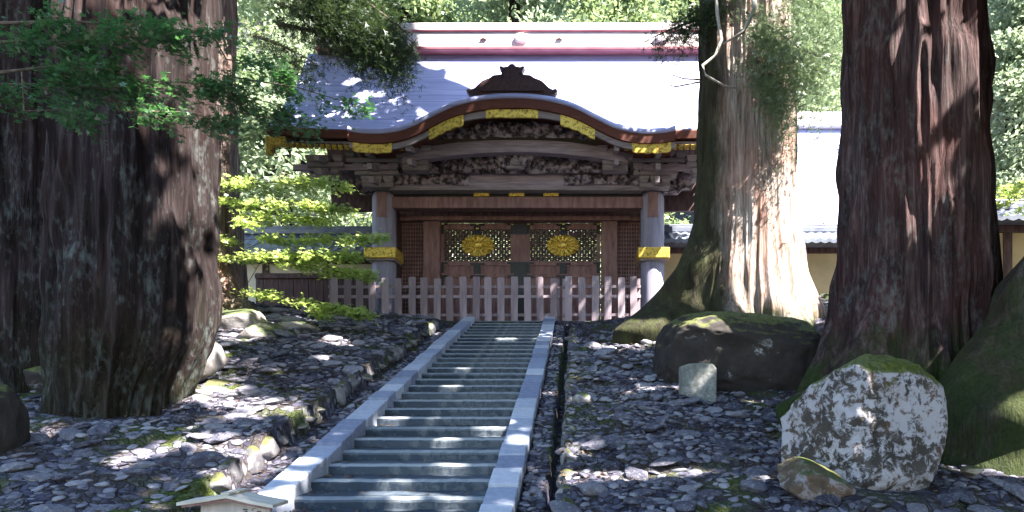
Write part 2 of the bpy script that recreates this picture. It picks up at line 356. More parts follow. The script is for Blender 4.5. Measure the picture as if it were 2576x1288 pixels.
# ------------------------------------------------------------------ stairway and kerbs
st = empty("stone_stairway", ((SX0 + SX1) / 2, Y0, Z0))
tag(st, "long flight of dark grey stone steps climbing to the fenced gate", "stairs")
def step_mb():
    m = MB(); x0, x1 = SX0 - .01, SX1 + .01; n = 30
    prof = [(T + .03, -RZ * 0), (.045, 0.0), (.018, -.008), (.003, -.028), (.0, -.05), (.012, -RZ), (.012, -.40), (T + .03, -.40)]
    rows = []
    for y, z in prof:
        rows.append([(x0 + (x1 - x0) * i / n, y, z) for i in range(n + 1)])
    return m, rows
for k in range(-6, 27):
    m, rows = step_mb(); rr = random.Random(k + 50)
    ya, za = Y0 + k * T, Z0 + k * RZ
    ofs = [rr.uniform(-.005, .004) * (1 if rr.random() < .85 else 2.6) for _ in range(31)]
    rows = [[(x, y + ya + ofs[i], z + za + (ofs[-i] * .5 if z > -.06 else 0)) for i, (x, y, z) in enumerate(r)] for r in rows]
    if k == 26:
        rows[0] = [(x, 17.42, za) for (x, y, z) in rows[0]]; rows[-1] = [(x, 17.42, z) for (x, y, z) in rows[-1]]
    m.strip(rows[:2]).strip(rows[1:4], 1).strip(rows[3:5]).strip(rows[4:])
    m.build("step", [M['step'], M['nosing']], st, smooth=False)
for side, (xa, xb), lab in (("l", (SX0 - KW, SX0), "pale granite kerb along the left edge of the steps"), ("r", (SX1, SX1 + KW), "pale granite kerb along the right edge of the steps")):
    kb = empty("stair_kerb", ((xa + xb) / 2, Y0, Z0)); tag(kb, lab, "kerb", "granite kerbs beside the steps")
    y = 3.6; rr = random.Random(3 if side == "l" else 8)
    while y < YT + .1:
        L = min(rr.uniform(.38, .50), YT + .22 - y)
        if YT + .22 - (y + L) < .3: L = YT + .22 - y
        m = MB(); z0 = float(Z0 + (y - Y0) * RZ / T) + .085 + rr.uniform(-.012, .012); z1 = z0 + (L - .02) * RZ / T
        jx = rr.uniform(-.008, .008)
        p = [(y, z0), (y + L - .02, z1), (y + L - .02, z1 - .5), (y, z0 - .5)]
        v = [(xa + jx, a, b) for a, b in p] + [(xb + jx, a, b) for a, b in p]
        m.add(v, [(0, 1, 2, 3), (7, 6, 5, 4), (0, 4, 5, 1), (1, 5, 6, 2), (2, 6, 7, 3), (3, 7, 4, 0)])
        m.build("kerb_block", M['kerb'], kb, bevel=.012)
        y += L

# ------------------------------------------------------------------ rocks
def rock_arrays(seed, sub=2, flat=.4, cuts=6, amp=.22, nfreq=1.6):
    rr = random.Random(seed); bm = bmesh.new(); bmesh.ops.create_icosphere(bm, subdivisions=sub, radius=1)
    v = np.array([q.co[:] for q in bm.verts]); f = np.array([[q.index for q in p.verts] for p in bm.faces]); bm.free()
    d = 1 + amp * 2 * (fbm(v[:, 0] * nfreq + seed, v[:, 1] * nfreq, v[:, 2] * nfreq, seed=seed, oct=4) - .5)
    v = v * d[:, None]
    for _ in range(cuts):
        nrm = np.array([rr.gauss(0, 1), rr.gauss(0, 1), rr.gauss(0, .8)]); nrm /= np.linalg.norm(nrm); dd = rr.uniform(.55, .85)
        s_ = v @ nrm; over = np.clip(s_ - dd, 0, None); v = v - over[:, None] * nrm * .92
    v[:, 2] *= flat
    return v, f
VAR = [rock_arrays(100 + i, 2, .45, 14, .30) for i in range(10)]
bmvar = []
LST = []
def scatter(n, x0, x1, y0, y1, smin, smax, seed, dens=None):
    rr = np.random.default_rng(seed); cell = {}; out = []
    for _ in range(n):
        x, y = rr.uniform(x0, x1), rr.uniform(y0, y1); s = smin + (smax - smin) * rr.random() ** 2.6 * (1.5 if rr.random() < .12 else 1)
        if dens is not None and rr.random() > dens(x, y): continue
        key = (int(x / .7), int(y / .7)); ok = True
        for a in (-1, 0, 1):
            for b in (-1, 0, 1):
                for (X, Y, s2) in cell.get((key[0] + a, key[1] + b), ()):
                    if (X - x) ** 2 + ((Y - y)*1.15) ** 2 < (.70 * (s + s2)) ** 2: ok = False; break
                if not ok: break
            if not ok: break
        if ok: cell.setdefault(key, []).append((x, y, s)); out.append((x, y, s))
    return out
OBST = [(-5.6, 8.3, .85), (4.6, 9.0, 1.3), (3.35, 13.5, 1.6), (-8.4, 14.5, 1.4), (3.0, 10.3, 1.0), (2.65, 6.45, .8), (6.4, 7.6, 1.3)]
def free(x, y):
    return 0 if any((x - a) ** 2 + (y - b) ** 2 < r * r for a, b, r in OBST) else 1
def dl(x, y): return free(x, y) * (.35 + .65 * (fbm(np.array(x * .55), np.array(y * .55), seed=21) > .40))
fields = [("left", scatter(36000, -11.5, -3.45, 4.2, 16.6, .05, .21, 1, dl)), ("right", scatter(34000, -.12, 7.5, 4.2, 14.5, .045, .19, 2, dl))]
fields += [("left", scatter(2500, -3.22, -2.92, 4.3, 16.4, .04, .11, 6)), ("right", scatter(2500, -.49, -.32, 4.3, 16.4, .035, .09, 7))]
allst = []
for side, pts in fields:
    for (x, y, s) in pts:
        z = float(ground_z(x, y)); px, py = HX + x / y * F, HY - z / y * F
        vis = -20 < px < 2596 and py < 1300
        allst.append((s / y if vis else 0, side, x, y, z, s))
allst.sort(reverse=True)
rr = random.Random(5)
proto = []
for i, (v, f) in enumerate(VAR):
    me = bpy.data.meshes.new("paving_stone"); me.from_pydata([tuple(a) for a in v], [], [tuple(int(q) for q in a) for a in f]); me.materials.append(M['flag']); me.update(); proto.append(me)
SL = {"left": ("flat grey stone in the rough paving left of the steps", "flat stones left of the steps"), "right": ("flat grey stone in the rough paving right of the steps", "flat stones right of the steps")}
rest_v, rest_f, off = [], [], 0
for n, (_, side, x, y, z, s) in enumerate(allst):
    i = rr.randrange(10); rz = rr.uniform(0, 6.28); tx, ty = rr.gauss(0, .17) + .22, rr.gauss(0, .17); sx, sy = s * rr.uniform(1.0, 1.55), s * rr.uniform(.8, 1.1); sz = s * rr.uniform(.45, 1.1)
    Mx = Matrix.Translation((x, y, z + s * .0)) @ Matrix.Rotation(tx, 4, 'X') @ Matrix.Rotation(ty, 4, 'Y') @ Matrix.Rotation(rz * .15 if n % 3 else rz, 4, 'Z') @ Matrix.Diagonal((sx, sy, sz, 1))
    if n < 290:
        o = bpy.data.objects.new("paving_stone", proto[i]); COL.objects.link(o); o.matrix_world = Mx; tag(o, SL[side][0], "stone", SL[side][1])
    else:
        v, f = VAR[i]; A = np.array(Mx); rest_v.append(v @ A[:3, :3].T + A[:3, 3]); rest_f.append(f + off); off += len(v)
o = raw("small_stones", np.concatenate(rest_v), np.concatenate(rest_f), M['flag'], origin=(0, 10, 0)); tag(o, "countless smaller grey stones set in the mossy slope", "stones", None, 'stuff')

def boulder(name, label, c, size, seed, mat, sub=5, flat=1, rot=0, cuts=5, amp=.2, group=None, cat="boulder", nf=1.6, tilt=(0, 0), sq=1, crag=.12):
    v, f = rock_arrays(seed, sub, flat, cuts, amp, nf)
    v = np.sign(v) * np.abs(v) ** sq
    v = v + .03 * (fbm(v[:, 0] * 7, v[:, 1] * 7, v[:, 2] * 7, seed=seed + 1, oct=4) - .5)[:, None] * v / np.linalg.norm(v, axis=1)[:, None]
    v = v * (1 + crag * (np.abs(fbm(v[:, 0] * 2.6, v[:, 1] * 2.6, v[:, 2] * 2.6, seed=seed + 3, oct=5) - .5) * -2.2 + .25))[:, None]
    v = v * np.array(size); Mr = np.array(Matrix.Rotation(tilt[1], 3, 'Y') @ Matrix.Rotation(tilt[0], 3, 'X') @ Matrix.Rotation(rot, 3, 'Z'))
    v = v @ Mr.T + np.array(c)
    o = raw(name, v, f, mat, origin=(c[0], c[1], c[2]), smooth=True)
    return tag(o, label, cat, group)
# the big lichen boulder: its own outline, built as a squat dome with a flat weathered face
boulder("lichen_boulder", "large rounded boulder with white lichen and green moss cap in right foreground", P(2172, 1090, 6.5), (.72, .58, .74), 41, M['boulder'], 6, 1, .3, 4, .10, sq=.75)
boulder("split_rock", "brown split rock slab leaning under the lichen boulder", P(2065, 1225, 6.05), (.52, .40, .16), 77, M['split'], 5, 1, 0, 6, .2, tilt=(.3, .45), cat="rock")
boulder("dark_boulder", "broad dark boulder with lit mossy top behind the small stone post", P(1862, 918, 10.4), (1.27, .95, .74), 19, M['dark_boulder'], 6, 1, .1, 3, .10, sq=.6, tilt=(0, .08))
boulder("pale_rock", "pale rock sunlit beside the base of the left cedar", P(508, 905, 9.4), (.30, .30, .42), 31, M['pale_rock'], 4, 1, .5, 7, cat="rock")
boulder("brown_rock", "tan angular rock between the left cedar and the terraces", P(558, 985, 9.3), (.34, .26, .17), 32, M['brown_rock'], 4, 1, .2, 8, cat="rock")
boulder("edge_rock", "tall mossy rock cut off by the left edge of the picture", P(0, 1080, 6.6), (.15, .3, .44), 33, M['dark_boulder'], 5, 1, 0, 6, cat="rock")
boulder("tan_rock", "small tan rock beside the left foot of the front cedar", P(118, 1080, 7.7), (.21, .2, .12), 34, M['brown_rock'], 4, 1, .2, 6, cat="rock")
boulder("shaded_boulder", "dark boulder in deep shade left of the front cedar", P(85, 990, 9.0), (.65, .5, .5), 35, M['dark_boulder'], 5, 1, 0, 6)
for i, (px, py, Y, sx, sz, lab) in enumerate([(600, 830, 13.2, .62, .42, "blue grey rock heap under the lit root of the rear cedar"), (672, 850, 12.8, .55, .30, "low blue grey rock right of the heap under the rear cedar"), (548, 815, 13.6, .45, .34, "dark rock pressed against the roots of the rear cedar"),
        (742, 838, 13.4, .48, .24, "flat rock on the upper terrace nearest the leaning maple spray"), (1470, 1005, 9.2, .2, .1, "pale flat stone at the edge of the right gutter")]):
    boulder("terrace_rock", lab, P(px, py, Y), (sx, sx * .8, sz), 50 + i, M['pale_rock'] if i != 2 else M['dark_boulder'], 4, 1, i, 7, group="rocks on the terraces", cat="rock")
boulder("yellow_stone", "yellowish mossy stone at the upper end of the right kerb", P(2440, 1185, 6.6), (.13, .1, .05), 61, M['brown_rock'], 4, 1, 0, 6, cat="rock")["label"] = "small flat stone on the sunlit moss at the right edge"
# terrace edging beside the steps
rr = random.Random(17)
y = 5.0; v_ = []
while y < 16.3:
    L = rr.uniform(.2, .42); zc = float(zs(y + L / 2))
    va, fa = rock_arrays(rr.randrange(9999), 3, 1, 8, .18)
    h = .16 + .10 * math.sin(y * 2.1)
    o = raw("edging_stone", va * np.array((.13, L * .52, h * .68)) + np.array((-3.40 + rr.uniform(-.05, .05), y + L / 2, zc + .02)), fa, M['edge'])
    tag(o, "rough edging stone between the left terraces and the moss strip", "stone", "edging stones left of the steps"); y += L
y = 4.8
while y < 15.5:
    L = rr.uniform(.22, .4); zc = float(zs(y + L / 2)); va, fa = rock_arrays(rr.randrange(9999), 3, 1, 8, .15)
    o = raw("edging_stone", va * np.array((.10, L * .52, .13)) + np.array((-.08 + rr.uniform(-.03, .03), y + L / 2, zc - .04)), fa, M['edge'])
    tag(o, "rough edging stone along the far side of the dark gutter", "stone", "edging stones right of the gutter"); y += L
# fallen cedar needles and leaves
_g = np.random.default_rng(91); n_ = 15000
lx = np.concatenate([_g.uniform(-11, -2.85, n_ // 2), _g.uniform(-.5, 7.5, n_ // 2)]); ly = 4.3 + 12 * _g.random(n_) ** 1.4
k_ = fbm(lx * .7, ly * .7, seed=55) > .46; lx, ly = lx[k_], ly[k_]; LITTER = np.stack([lx, ly, ground_z(lx, ly) + .02], 1)
sk = _g.integers(-5, 26, 700); su = SX0 + (SX1 - SX0) * np.where(_g.random(700) < .5, _g.random(700), np.abs(_g.normal(size=700)) * .10 % 1)
LITTER = np.concatenate([LITTER, np.stack([su, Y0 + sk * T + .06 + .34 * _g.random(700) ** .6, Z0 + sk * RZ + .006], 1)])
# stone post
m = MB(); c = P(1755, 1012, 9.3); hw, hh, d = .245, .53, .13
prof = [(-hw, -.15), (hw * .97, -.15), (hw * .98, hh * .86), (hw * .80, hh * .985), (hw * .2, hh * 1.02), (-hw * .6, hh * .99), (-hw * 1.0, hh * .93)]
m.prism_y([(c.x + a, c.z + b) for a, b in prof], c.y - d, c.y + d)
o = m.build("stone_post", M['marker'], bevel=.025); tag(o, "small upright pale stone post before the dark boulder", "stone post")

# ------------------------------------------------------------------ foliage
def leaves(name, tmpl, pos, nrm, size, mat, parent, seed, flat=.5, origin=None, droop=None, do_cull=False, spinall=True):
    rg = np.random.default_rng(seed); pos = np.asarray(pos, float)
    if do_cull:
        k = cull(pos); pos = pos[k]; nrm = nrm[k] if nrm is not None else None
        size = size[k] if hasattr(size, '__len__') else size
    n = len(pos)
    up = rg.normal(size=(n, 3)) * (1 - flat); up[:, 2] += flat * 1.6
    if nrm is not None: up = up + nrm
    up /= np.linalg.norm(up, axis=1)[:, None] + 1e-9
    t = rg.normal(size=(n, 3)); t -= (t * up).sum(1)[:, None] * up; t /= np.linalg.norm(t, axis=1)[:, None] + 1e-9
    if droop is not None: t[:, 2] -= droop; t -= (t * up).sum(1)[:, None] * up; t /= np.linalg.norm(t, axis=1)[:, None] + 1e-9
    bt = np.cross(up, t)
    s = (size if hasattr(size, '__len__') else np.full(n, size)) * rg.uniform(.7, 1.3, n)
    tv, tf = tmpl; k = len(tv)
    V = pos[:, None, :] + s[:, None, None] * (tv[None, :, 0, None] * t[:, None, :] + tv[None, :, 1, None] * bt[:, None, :] + tv[None, :, 2, None] * up[:, None, :])
    Fc = (np.arange(n)[:, None, None] * k + tf[None]).reshape(-1, tf.shape[1])
    return raw(name, V.reshape(-1, 3), Fc, mat, parent, origin)
QUAD = (np.array([[-.5, 0, 0], [0, -.26, .06], [.5, 0, -.04], [0, .26, .06]]), np.array([[0, 1, 2, 3]]))
NEEDLE = (np.array([[-.5, -.05, 0], [.5, -.02, -.05], [.5, .02, -.05], [-.5, .05, 0], [-.3, 0, 0], [.25, -.34, .02], [.30, -.30, .02], [-.2, .03, 0], [-.2, 0, 0], [.1, .36, .02], [.16, .33, .02], [-.1, .02, 0]]), np.array([[0, 1, 2, 3], [4, 5, 6, 7], [8, 9, 10, 11]]))
_a = []
for i in range(5):
    an = R(-100 + 50 * i); L = (.42, .62, .75, .62, .42)[i]
    d = np.array([math.cos(an), math.sin(an), 0]); q = np.array([-d[1], d[0], 0])
    _a += [d * 0 - q * .02, d * L * .5 - q * .13, d * L, d * L * .5 + q * .13]
MAPLE = (np.array(_a) * .8, np.arange(20).reshape(5, 4))

o = leaves("leaf_litter", QUAD, LITTER, None, .06, M['needle_litter'], None, 92, flat=.75); tag(o, "brown fallen needles and leaves scattered between the stones", "leaf litter", None, 'stuff')
def bough_points(start, az, length, rise, droop, n, width, seed, hang=.3):
    """points spread along a drooping branch, in flat tufts"""
    rg = np.random.default_rng(seed); t = rg.random(n) ** .7
    d = np.array([math.cos(az), math.sin(az), 0]); q = np.array([-d[1], d[0], 0])
    p = np.array(start) + d * (t * length)[:, None]; p[:, 2] += rise * t * length - droop * length * t ** 2
    nt = max(3, int(length * 3)); tw = rg.normal(size=(nt, 3)) * np.array([.25, .25, .12]) * width
    ti = rg.integers(0, nt, n); wd = width * (1.05 - t * .75)
    p += q * (rg.uniform(-1, 1, n) * wd)[:, None] + tw[ti] + rg.normal(size=(n, 3)) * np.array([.10, .10, .08])
    p[:, 2] -= np.abs(rg.normal(size=n)) * hang * (.3 + t)
    return p
def trunk(name, base, prof, lobes, mat, parent, seed, nseg=380, nh=240, bark=.05, below=.6, noise_r=.12, hpow=1.7):
    hs_ = np.array([p[0] for p in prof]); H = hs_[-1]
    h = -below + (H + below) * np.linspace(0, 1, nh) ** hpow
    th = np.linspace(0, 2 * np.pi, nseg, endpoint=False)
    cx, cy, rad = (np.interp(h, hs_, [p[i] for p in prof]) for i in (1, 2, 3))
    k = np.ones(7) / 7
    def smooth(a): return np.convolve(np.pad(a, 3, mode='edge'), k, 'valid')
    cx, cy, rad = smooth(cx), smooth(cy), smooth(rad)
    TH, HH = np.meshgrid(th, h); hp = np.clip(HH, 0, None)
    r = rad[:, None] * (1 + noise_r * 2 * (vnoise(TH / (2 * np.pi) * 7, HH * .22, seed=seed, perx=7) - .5) + noise_r * (vnoise(TH / (2 * np.pi) * 15, HH * .35, seed=seed + 1, perx=15) - .5))
    for (a, wd, ln, ht, *pw) in lobes:
        da = (TH - a + np.pi + .35*(vnoise(HH*1.5, HH*0, seed=seed+5)-.5)) % (2 * np.pi) - np.pi
        r = r + ln * np.exp(-(da / wd) ** 2) * np.exp(-(hp / ht) ** (pw[0] if pw else 1.15))
    n1 = vnoise(TH / (2 * np.pi) * 46, HH * .55 + 7, seed=seed + 2, perx=46); n2 = vnoise(TH / (2 * np.pi) * 90, HH * .9, seed=seed + 3, perx=90); n3 = vnoise(TH / (2 * np.pi) * 24, HH * 2.5, seed=seed + 4, perx=24)
    rg1 = (1 - np.abs(2 * n1 - 1)) ** 2; rg2 = 1 - np.abs(2 * vnoise(TH / (2 * np.pi) * 70 + .3 * n3, HH * .8, seed=seed + 8, perx=70) - 1)
    r = r + bark * (rg1 * .95 + rg2 * .55 * (.4 + n3) + (n2 - .5) * .5 + (n3 - .5) * .7 - .6)
    V = np.stack([base[0] + cx[:, None] + r * np.cos(TH), base[1] + cy[:, None] + r * np.sin(TH), base[2] + HH], -1).reshape(-1, 3)
    i = np.arange((nh - 1) * nseg); a, b = i // nseg, i % nseg; b2 = (b + 1) % nseg
    return raw(name, V, np.stack([a * nseg + b, a * nseg + b2, (a + 1) * nseg + b2, (a + 1) * nseg + b], 1), mat, parent, origin=base, smooth=True)
def crown_points(base, h0, h1, rad, nb, per, seed, sector=None, width=.9):
    rg = random.Random(seed); ps = []
    for i in range(nb):
        t = rg.random() ** .85; hgt = h0 + (h1 - h0) * t
        L = rad * (1.05 - .8 * t) * rg.uniform(.55, 1.05); az = rg.uniform(0, 6.283)
        if sector: az = rg.uniform(*sector)
        ps.append(bough_points((base[0], base[1], base[2] + hgt), az, L, rg.uniform(-.05, .25), rg.uniform(.05, .2), int(per * (.3 + L / rad)), width * (.4 + L / rad), rg.randrange(10 ** 6)))
    return np.concatenate(ps)

DEFER = []
# giant cedars: (trunk) + (crown overhead)
def cedar(name, label, base, prof, lobes, mat, seed, crown=None, group="giant cedars before the gate", **kw):
    e = empty(name, base); tag(e, label, "tree", group)
    trunk("trunk", base, prof, lobes, mat, e, seed, **kw)
    if crown:
        h0, h1, rad, nb, per = crown
        DEFER.append(lambda: leaves("crown", QUAD, crown_points(base, h0, h1, rad, nb, per, seed), None, .25, M['cedar'], e, seed, flat=.45, do_cull=True))
    return e
zL = float(ground_z(-5.6, 8.3)) - .1
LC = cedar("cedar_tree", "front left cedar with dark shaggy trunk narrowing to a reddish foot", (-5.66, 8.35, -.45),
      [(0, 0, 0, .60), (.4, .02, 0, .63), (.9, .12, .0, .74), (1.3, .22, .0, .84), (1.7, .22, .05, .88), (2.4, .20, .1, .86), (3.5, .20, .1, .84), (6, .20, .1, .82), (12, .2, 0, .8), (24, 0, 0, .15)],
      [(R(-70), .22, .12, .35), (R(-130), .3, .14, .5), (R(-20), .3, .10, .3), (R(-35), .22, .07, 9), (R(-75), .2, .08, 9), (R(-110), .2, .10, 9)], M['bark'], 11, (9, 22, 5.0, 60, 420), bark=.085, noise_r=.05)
LC2 = cedar("cedar_tree", "shadowed cedar at the far left edge behind the front cedar", (-7.75, 9.6, -.1),
      [(0, 0, 0, 1.12), (1.5, 0, 0, 1.12), (3, 0, 0, 1.2), (6, -.05, 0, 1.25), (12, 0, 0, .9), (24, 0, 0, .15)],
      [(R(-80), .35, .3, .7), (R(-150), .35, .3, .7)], M['bark'], 12, (10, 22, 5.0, 55, 400), bark=.07)
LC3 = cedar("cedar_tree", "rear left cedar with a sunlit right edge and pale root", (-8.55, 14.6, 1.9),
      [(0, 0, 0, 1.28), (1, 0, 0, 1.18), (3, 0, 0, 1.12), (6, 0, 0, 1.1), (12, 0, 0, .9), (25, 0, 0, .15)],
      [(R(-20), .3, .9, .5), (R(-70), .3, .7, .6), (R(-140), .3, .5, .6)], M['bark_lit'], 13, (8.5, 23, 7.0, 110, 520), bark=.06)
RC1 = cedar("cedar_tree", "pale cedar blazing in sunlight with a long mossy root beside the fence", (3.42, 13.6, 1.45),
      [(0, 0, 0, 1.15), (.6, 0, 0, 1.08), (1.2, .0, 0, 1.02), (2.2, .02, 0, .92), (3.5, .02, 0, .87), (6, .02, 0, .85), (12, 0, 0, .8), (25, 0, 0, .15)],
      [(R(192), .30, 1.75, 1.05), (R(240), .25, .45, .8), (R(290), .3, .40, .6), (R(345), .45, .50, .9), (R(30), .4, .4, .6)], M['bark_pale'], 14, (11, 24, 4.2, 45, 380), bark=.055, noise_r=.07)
RC2 = cedar("cedar_tree", "massive dark red cedar trunk standing behind the lichen boulder", (4.50, 9.1, .02),
      [(0, -.05, 0, .98), (.6, 0, 0, .95), (1.2, .02, 0, .92), (2.2, .03, 0, .89), (3.5, .03, 0, .86), (5.5, .02, 0, .80), (12, 0, 0, .75), (26, 0, 0, .15)],
      [(R(190), .45, .55, 1.1), (R(216), .22, 1.15, .45), (R(250), .3, .22, .8), (R(150), .4, .4, .7), (R(-60), .25, .10, 9), (R(-20), .2, .08, 9)], M['bark_red'], 15, (7.5, 22, 7.0, 120, 520), bark=.07, noise_r=.06)
RC3 = cedar("cedar_tree", "mossy cedar root flare cut off by the right edge", (7.6, 8.6, -.62),
      [(0, 0, 0, 1.15), (1.0, 0, 0, 1.05), (2.4, 0, 0, .98), (3.5, 0, 0, .93), (6, 0, -.5, .78), (9, 0, -1.05, .68), (14, 0, -1.9, .55), (24, 0, -2.8, .15)],
      [(R(204), .32, 2.75, 4.2, 1.4), (R(190), .2, 1.2, 1.2), (R(222), .2, 1.3, .9), (R(260), .3, .5, .8)], M['bark_moss'], 16, (7, 21, 7.0, 110, 520), bark=.15, noise_r=.09, nseg=480, nh=260)
# unseen cedars added outside the picture so that their crowns shade the slope
for i, (x, y, rad, h0) in enumerate([(12.5, 6.5, 6.5, 6), (10.6, -.5, 6.5, 7), (3.0, .5, 5.5, 9), (1.5, -3.5, 5, 8), (18, 4.5, 6, 6), (7.9, 3.5, 5, 6.5)]):
    b = (x, y, float(ground_z(x, y)) - .1)
    cedar("cedar_tree", "unseen cedar added outside the picture to shade the slope", b, [(0, 0, 0, 1.0), (1, 0, 0, .85), (6, 0, 0, .75), (22, 0, 0, .1)], [(R(40), .3, .4, .5), (R(190), .3, .4, .5)], M['bark'], 30 + i,
          (h0, 21, rad, 95, 520), group="added shade cedars outside the picture", nseg=60, nh=50)

# ------------------------------------------------------------------ gaps cut in the canopy to shape sun patches
# leaves of the crowns overhead are left out so sun patches fall on chosen spots
S_ = np.array(S); e1 = np.cross(S_, [0, 0, 1.0]); e1 /= np.linalg.norm(e1); e2 = np.cross(S_, e1)
LIT = []
def litw(x, y, z, r): p = np.array((x, y, z)); LIT.append((p @ e1, p @ e2, p @ S_, r + .045))
def lity(px, py, Y, r): litw(*P(px, py, Y), r)
bpy.context.view_layer.update(); DG = bpy.context.evaluated_depsgraph_get()
def lit(px, py, r):
    hit, loc, *_ = SC.ray_cast(DG, Vector((0, 0, 0)), P(px, py, 1).normalized())
    if hit and loc.y < 20: litw(*loc, r * (1.4 if py > 820 and r > .06 else 1))
for yy in np.arange(16.75, 19.5, .3):
    f_ = (yy - 16.2) / 3
    for xx in np.arange(-3.4 + .5 * f_, 9, .5): litw(xx, yy, 6.7 + 3.3 * f_, .5)
for (x, y, z, r) in [(-4.3, 16.9, 7.3, .06), (-6.6, 17.0, 7.35, .06), (-6.2, 17.05, 7.4, .06), (-5.8, 17.05, 7.4, .05), (-5.5, 17.8, 8.4, .13), (-5.1, 17.8, 8.4, .1), (-4.7, 17.6, 8.1, .06), (-4.2, 17.6, 8.1, .1), (-7.0, 16.95, 7.3, .08), (-6, 18.2, 8.9, .15)]: litw(x, y, z, r)
for px in range(1800, 2060, 30):
    for py in range(380, 790, 40):
        if px > 1800 + max(0, 520 - py) * .45: lit(px, py, .28)
for py in range(-60, 380, 40):
    for px in range(1900, 2000, 40): lit(px, py, .25)
for px in range(1430, 1690, 40): lit(px, 838 + (px % 3) * 4, .24)
for px in (1820, 1870, 1920, 1960, 2020): lit(px, 785, .28)
for px in (1750, 1830, 1900, 1980, 2010): lit(px, 830, .16)
for px in range(1400, 1900, 22): lit(px, 1205 - (px - 1400) * .05, .10 - (px - 1400) * .00010)
for px, py, r in [(1470, 915, .18), (1580, 908, .2), (1520, 905, .16), (1440, 905, .15), (1430, 1010, .06), (1600, 950, .07), (2440, 1165, .12), (2500, 1165, .15), (2560, 1165, .2), (2530, 1200, .15), (2460, 1190, .1),
        (2310, 300, .13), (2290, 345, .13), (2265, 410, .09), (2310, 520, .16), (2290, 495, .14), (2370, 475, .14), (2350, 520, .13), (2340, 560, .10), (2405, 885, .12), (2380, 925, .13), (2330, 950, .09), (2190, 510, .05), (2200, 420, .04), (2320, 120, .03),
        (440, 500, .12), (410, 540, .09), (470, 470, .10), (500, 400, .06), (530, 440, .10), (532, 250, .05), (535, 180, .05), (535, 110, .04), (528, 300, .05), (20, 260, .14), (545, 400, .08), (480, 360, .05), (400, 420, .04),
        (565, 300, .3), (572, 200, .3), (570, 420, .3), (565, 600, .25), (560, 680, .3), (555, 740, .25), (590, 800, .2), (620, 830, .2),
        (510, 890, .22), (500, 930, .2), (545, 975, .2), (520, 850, .15), (600, 1022, .12), (660, 1025, .14), (720, 1028, .12), (560, 1015, .12), (630, 1015, .1), (470, 1110, .12), (530, 1120, .13), (580, 1130, .12), (420, 1125, .1), (350, 1145, .12), (310, 1165, .1), (110, 1080, .14), (640, 1180, .12), (690, 1150, .12), (560, 1190, .08), (740, 1125, .1),
        (900, 835, .25), (960, 850, .2), (1000, 830, .2), (850, 850, .2), (1090, 830, .15), (820, 900, .08), (930, 935, .08), (760, 960, .05), (700, 930, .05),
        (1270, 858, .15), (1240, 885, .18), (1190, 887, .12), (1180, 930, .15), (1130, 978, .08), (980, 1060, .11), (1240, 1080, .11), (1120, 1110, .08), (1130, 1180, .10), (960, 1243, .10), (1080, 1241, .13), (1160, 1241, .12), (1040, 1200, .08), (870, 1205, .06), (1390, 850, .15), (1380, 880, .10), (1100, 885, .10), (1280, 1205, .08), (1310, 1110, .08), (1325, 1080, .05), (760, 1160, .08), (715, 1190, .1), (850, 1090, .05), (1300, 1180, .06),
        (660, 1250, .12), (560, 1255, .12), (1330, 1250, .07), (1340, 1180, .05), (2120, 1000, .12), (2080, 945, .10), (2200, 950, .10), (2150, 1120, .08), (2060, 1060, .07), (2100, 1060, .08), (1360, 1010, .06), (1400, 945, .08), (2000, 862, .14), (1920, 838, .16), (1560, 1010, .04), (1590, 1060, .04), (1680, 1050, .04), (1500, 1100, .03), (1720, 1100, .03)]: lit(px, py, r)
for px in range(590, 960, 45):
    for py in (460, 500, 540, 610, 650, 690, 770): lity(px, py, 13.5, .4)
for xx in np.arange(-4.6, 8, .5):
    for zz in (9.95, 10.4): litw(xx, 18.75, zz, .4)
_r = random.Random(4)
for _ in range(150):
    if _r.random() < .5: lit(_r.uniform(1400, 1950), _r.uniform(840, 1288), _r.uniform(.0, .05))
    else: lit(_r.uniform(330, 1000), _r.uniform(830, 1288), _r.uniform(.0, .05))
for _ in range(26): lit(_r.uniform(560, 1400), _r.uniform(820, 1288), _r.uniform(.02, .07))
for px in range(1880, 2100, 40):
    for py in (40, 100, 160, 220): lity(px, py, 12.2, .3)
for zz in np.arange(2.4, 6.6, .5): litw(2.2, 17.7, zz, .3); litw(3.5, 18.4, zz, .8); litw(5, 18.4, zz, .8); litw(6.5, 18.4, zz, .8); litw(8, 18, zz, .8)
def cull(p, seed=0):
    inpic = (p[:, 1] > .5) & ((HY - p[:, 2] / np.maximum(p[:, 1], .5) * F) > -30) & (np.abs(HX + p[:, 0] / np.maximum(p[:, 1], .5) * F - 1288) < 1340)
    u, v, wv = p @ e1, p @ e2, p @ S_
    keep = ~inpic
    jit = .75 + .5 * vnoise(u * 4, v * 4, seed=31)
    for (a, b, c, r) in LIT:
        keep &= ~(((u - a) ** 2 + (v - b) ** 2 < (r * jit) ** 2) & (wv > c + .35))
    return keep
for fn in DEFER: fn()
leaves("crown", QUAD, crown_points((-8.55, 14.6, 1.9), 7.6, 13.5, 8.0, 60, 620, 991, sector=(R(-18), R(45))), None, .22, M['cedar'], LC3, 991, flat=.45, do_cull=True)  # extra unseen crown sector added to shade the left part of the roof

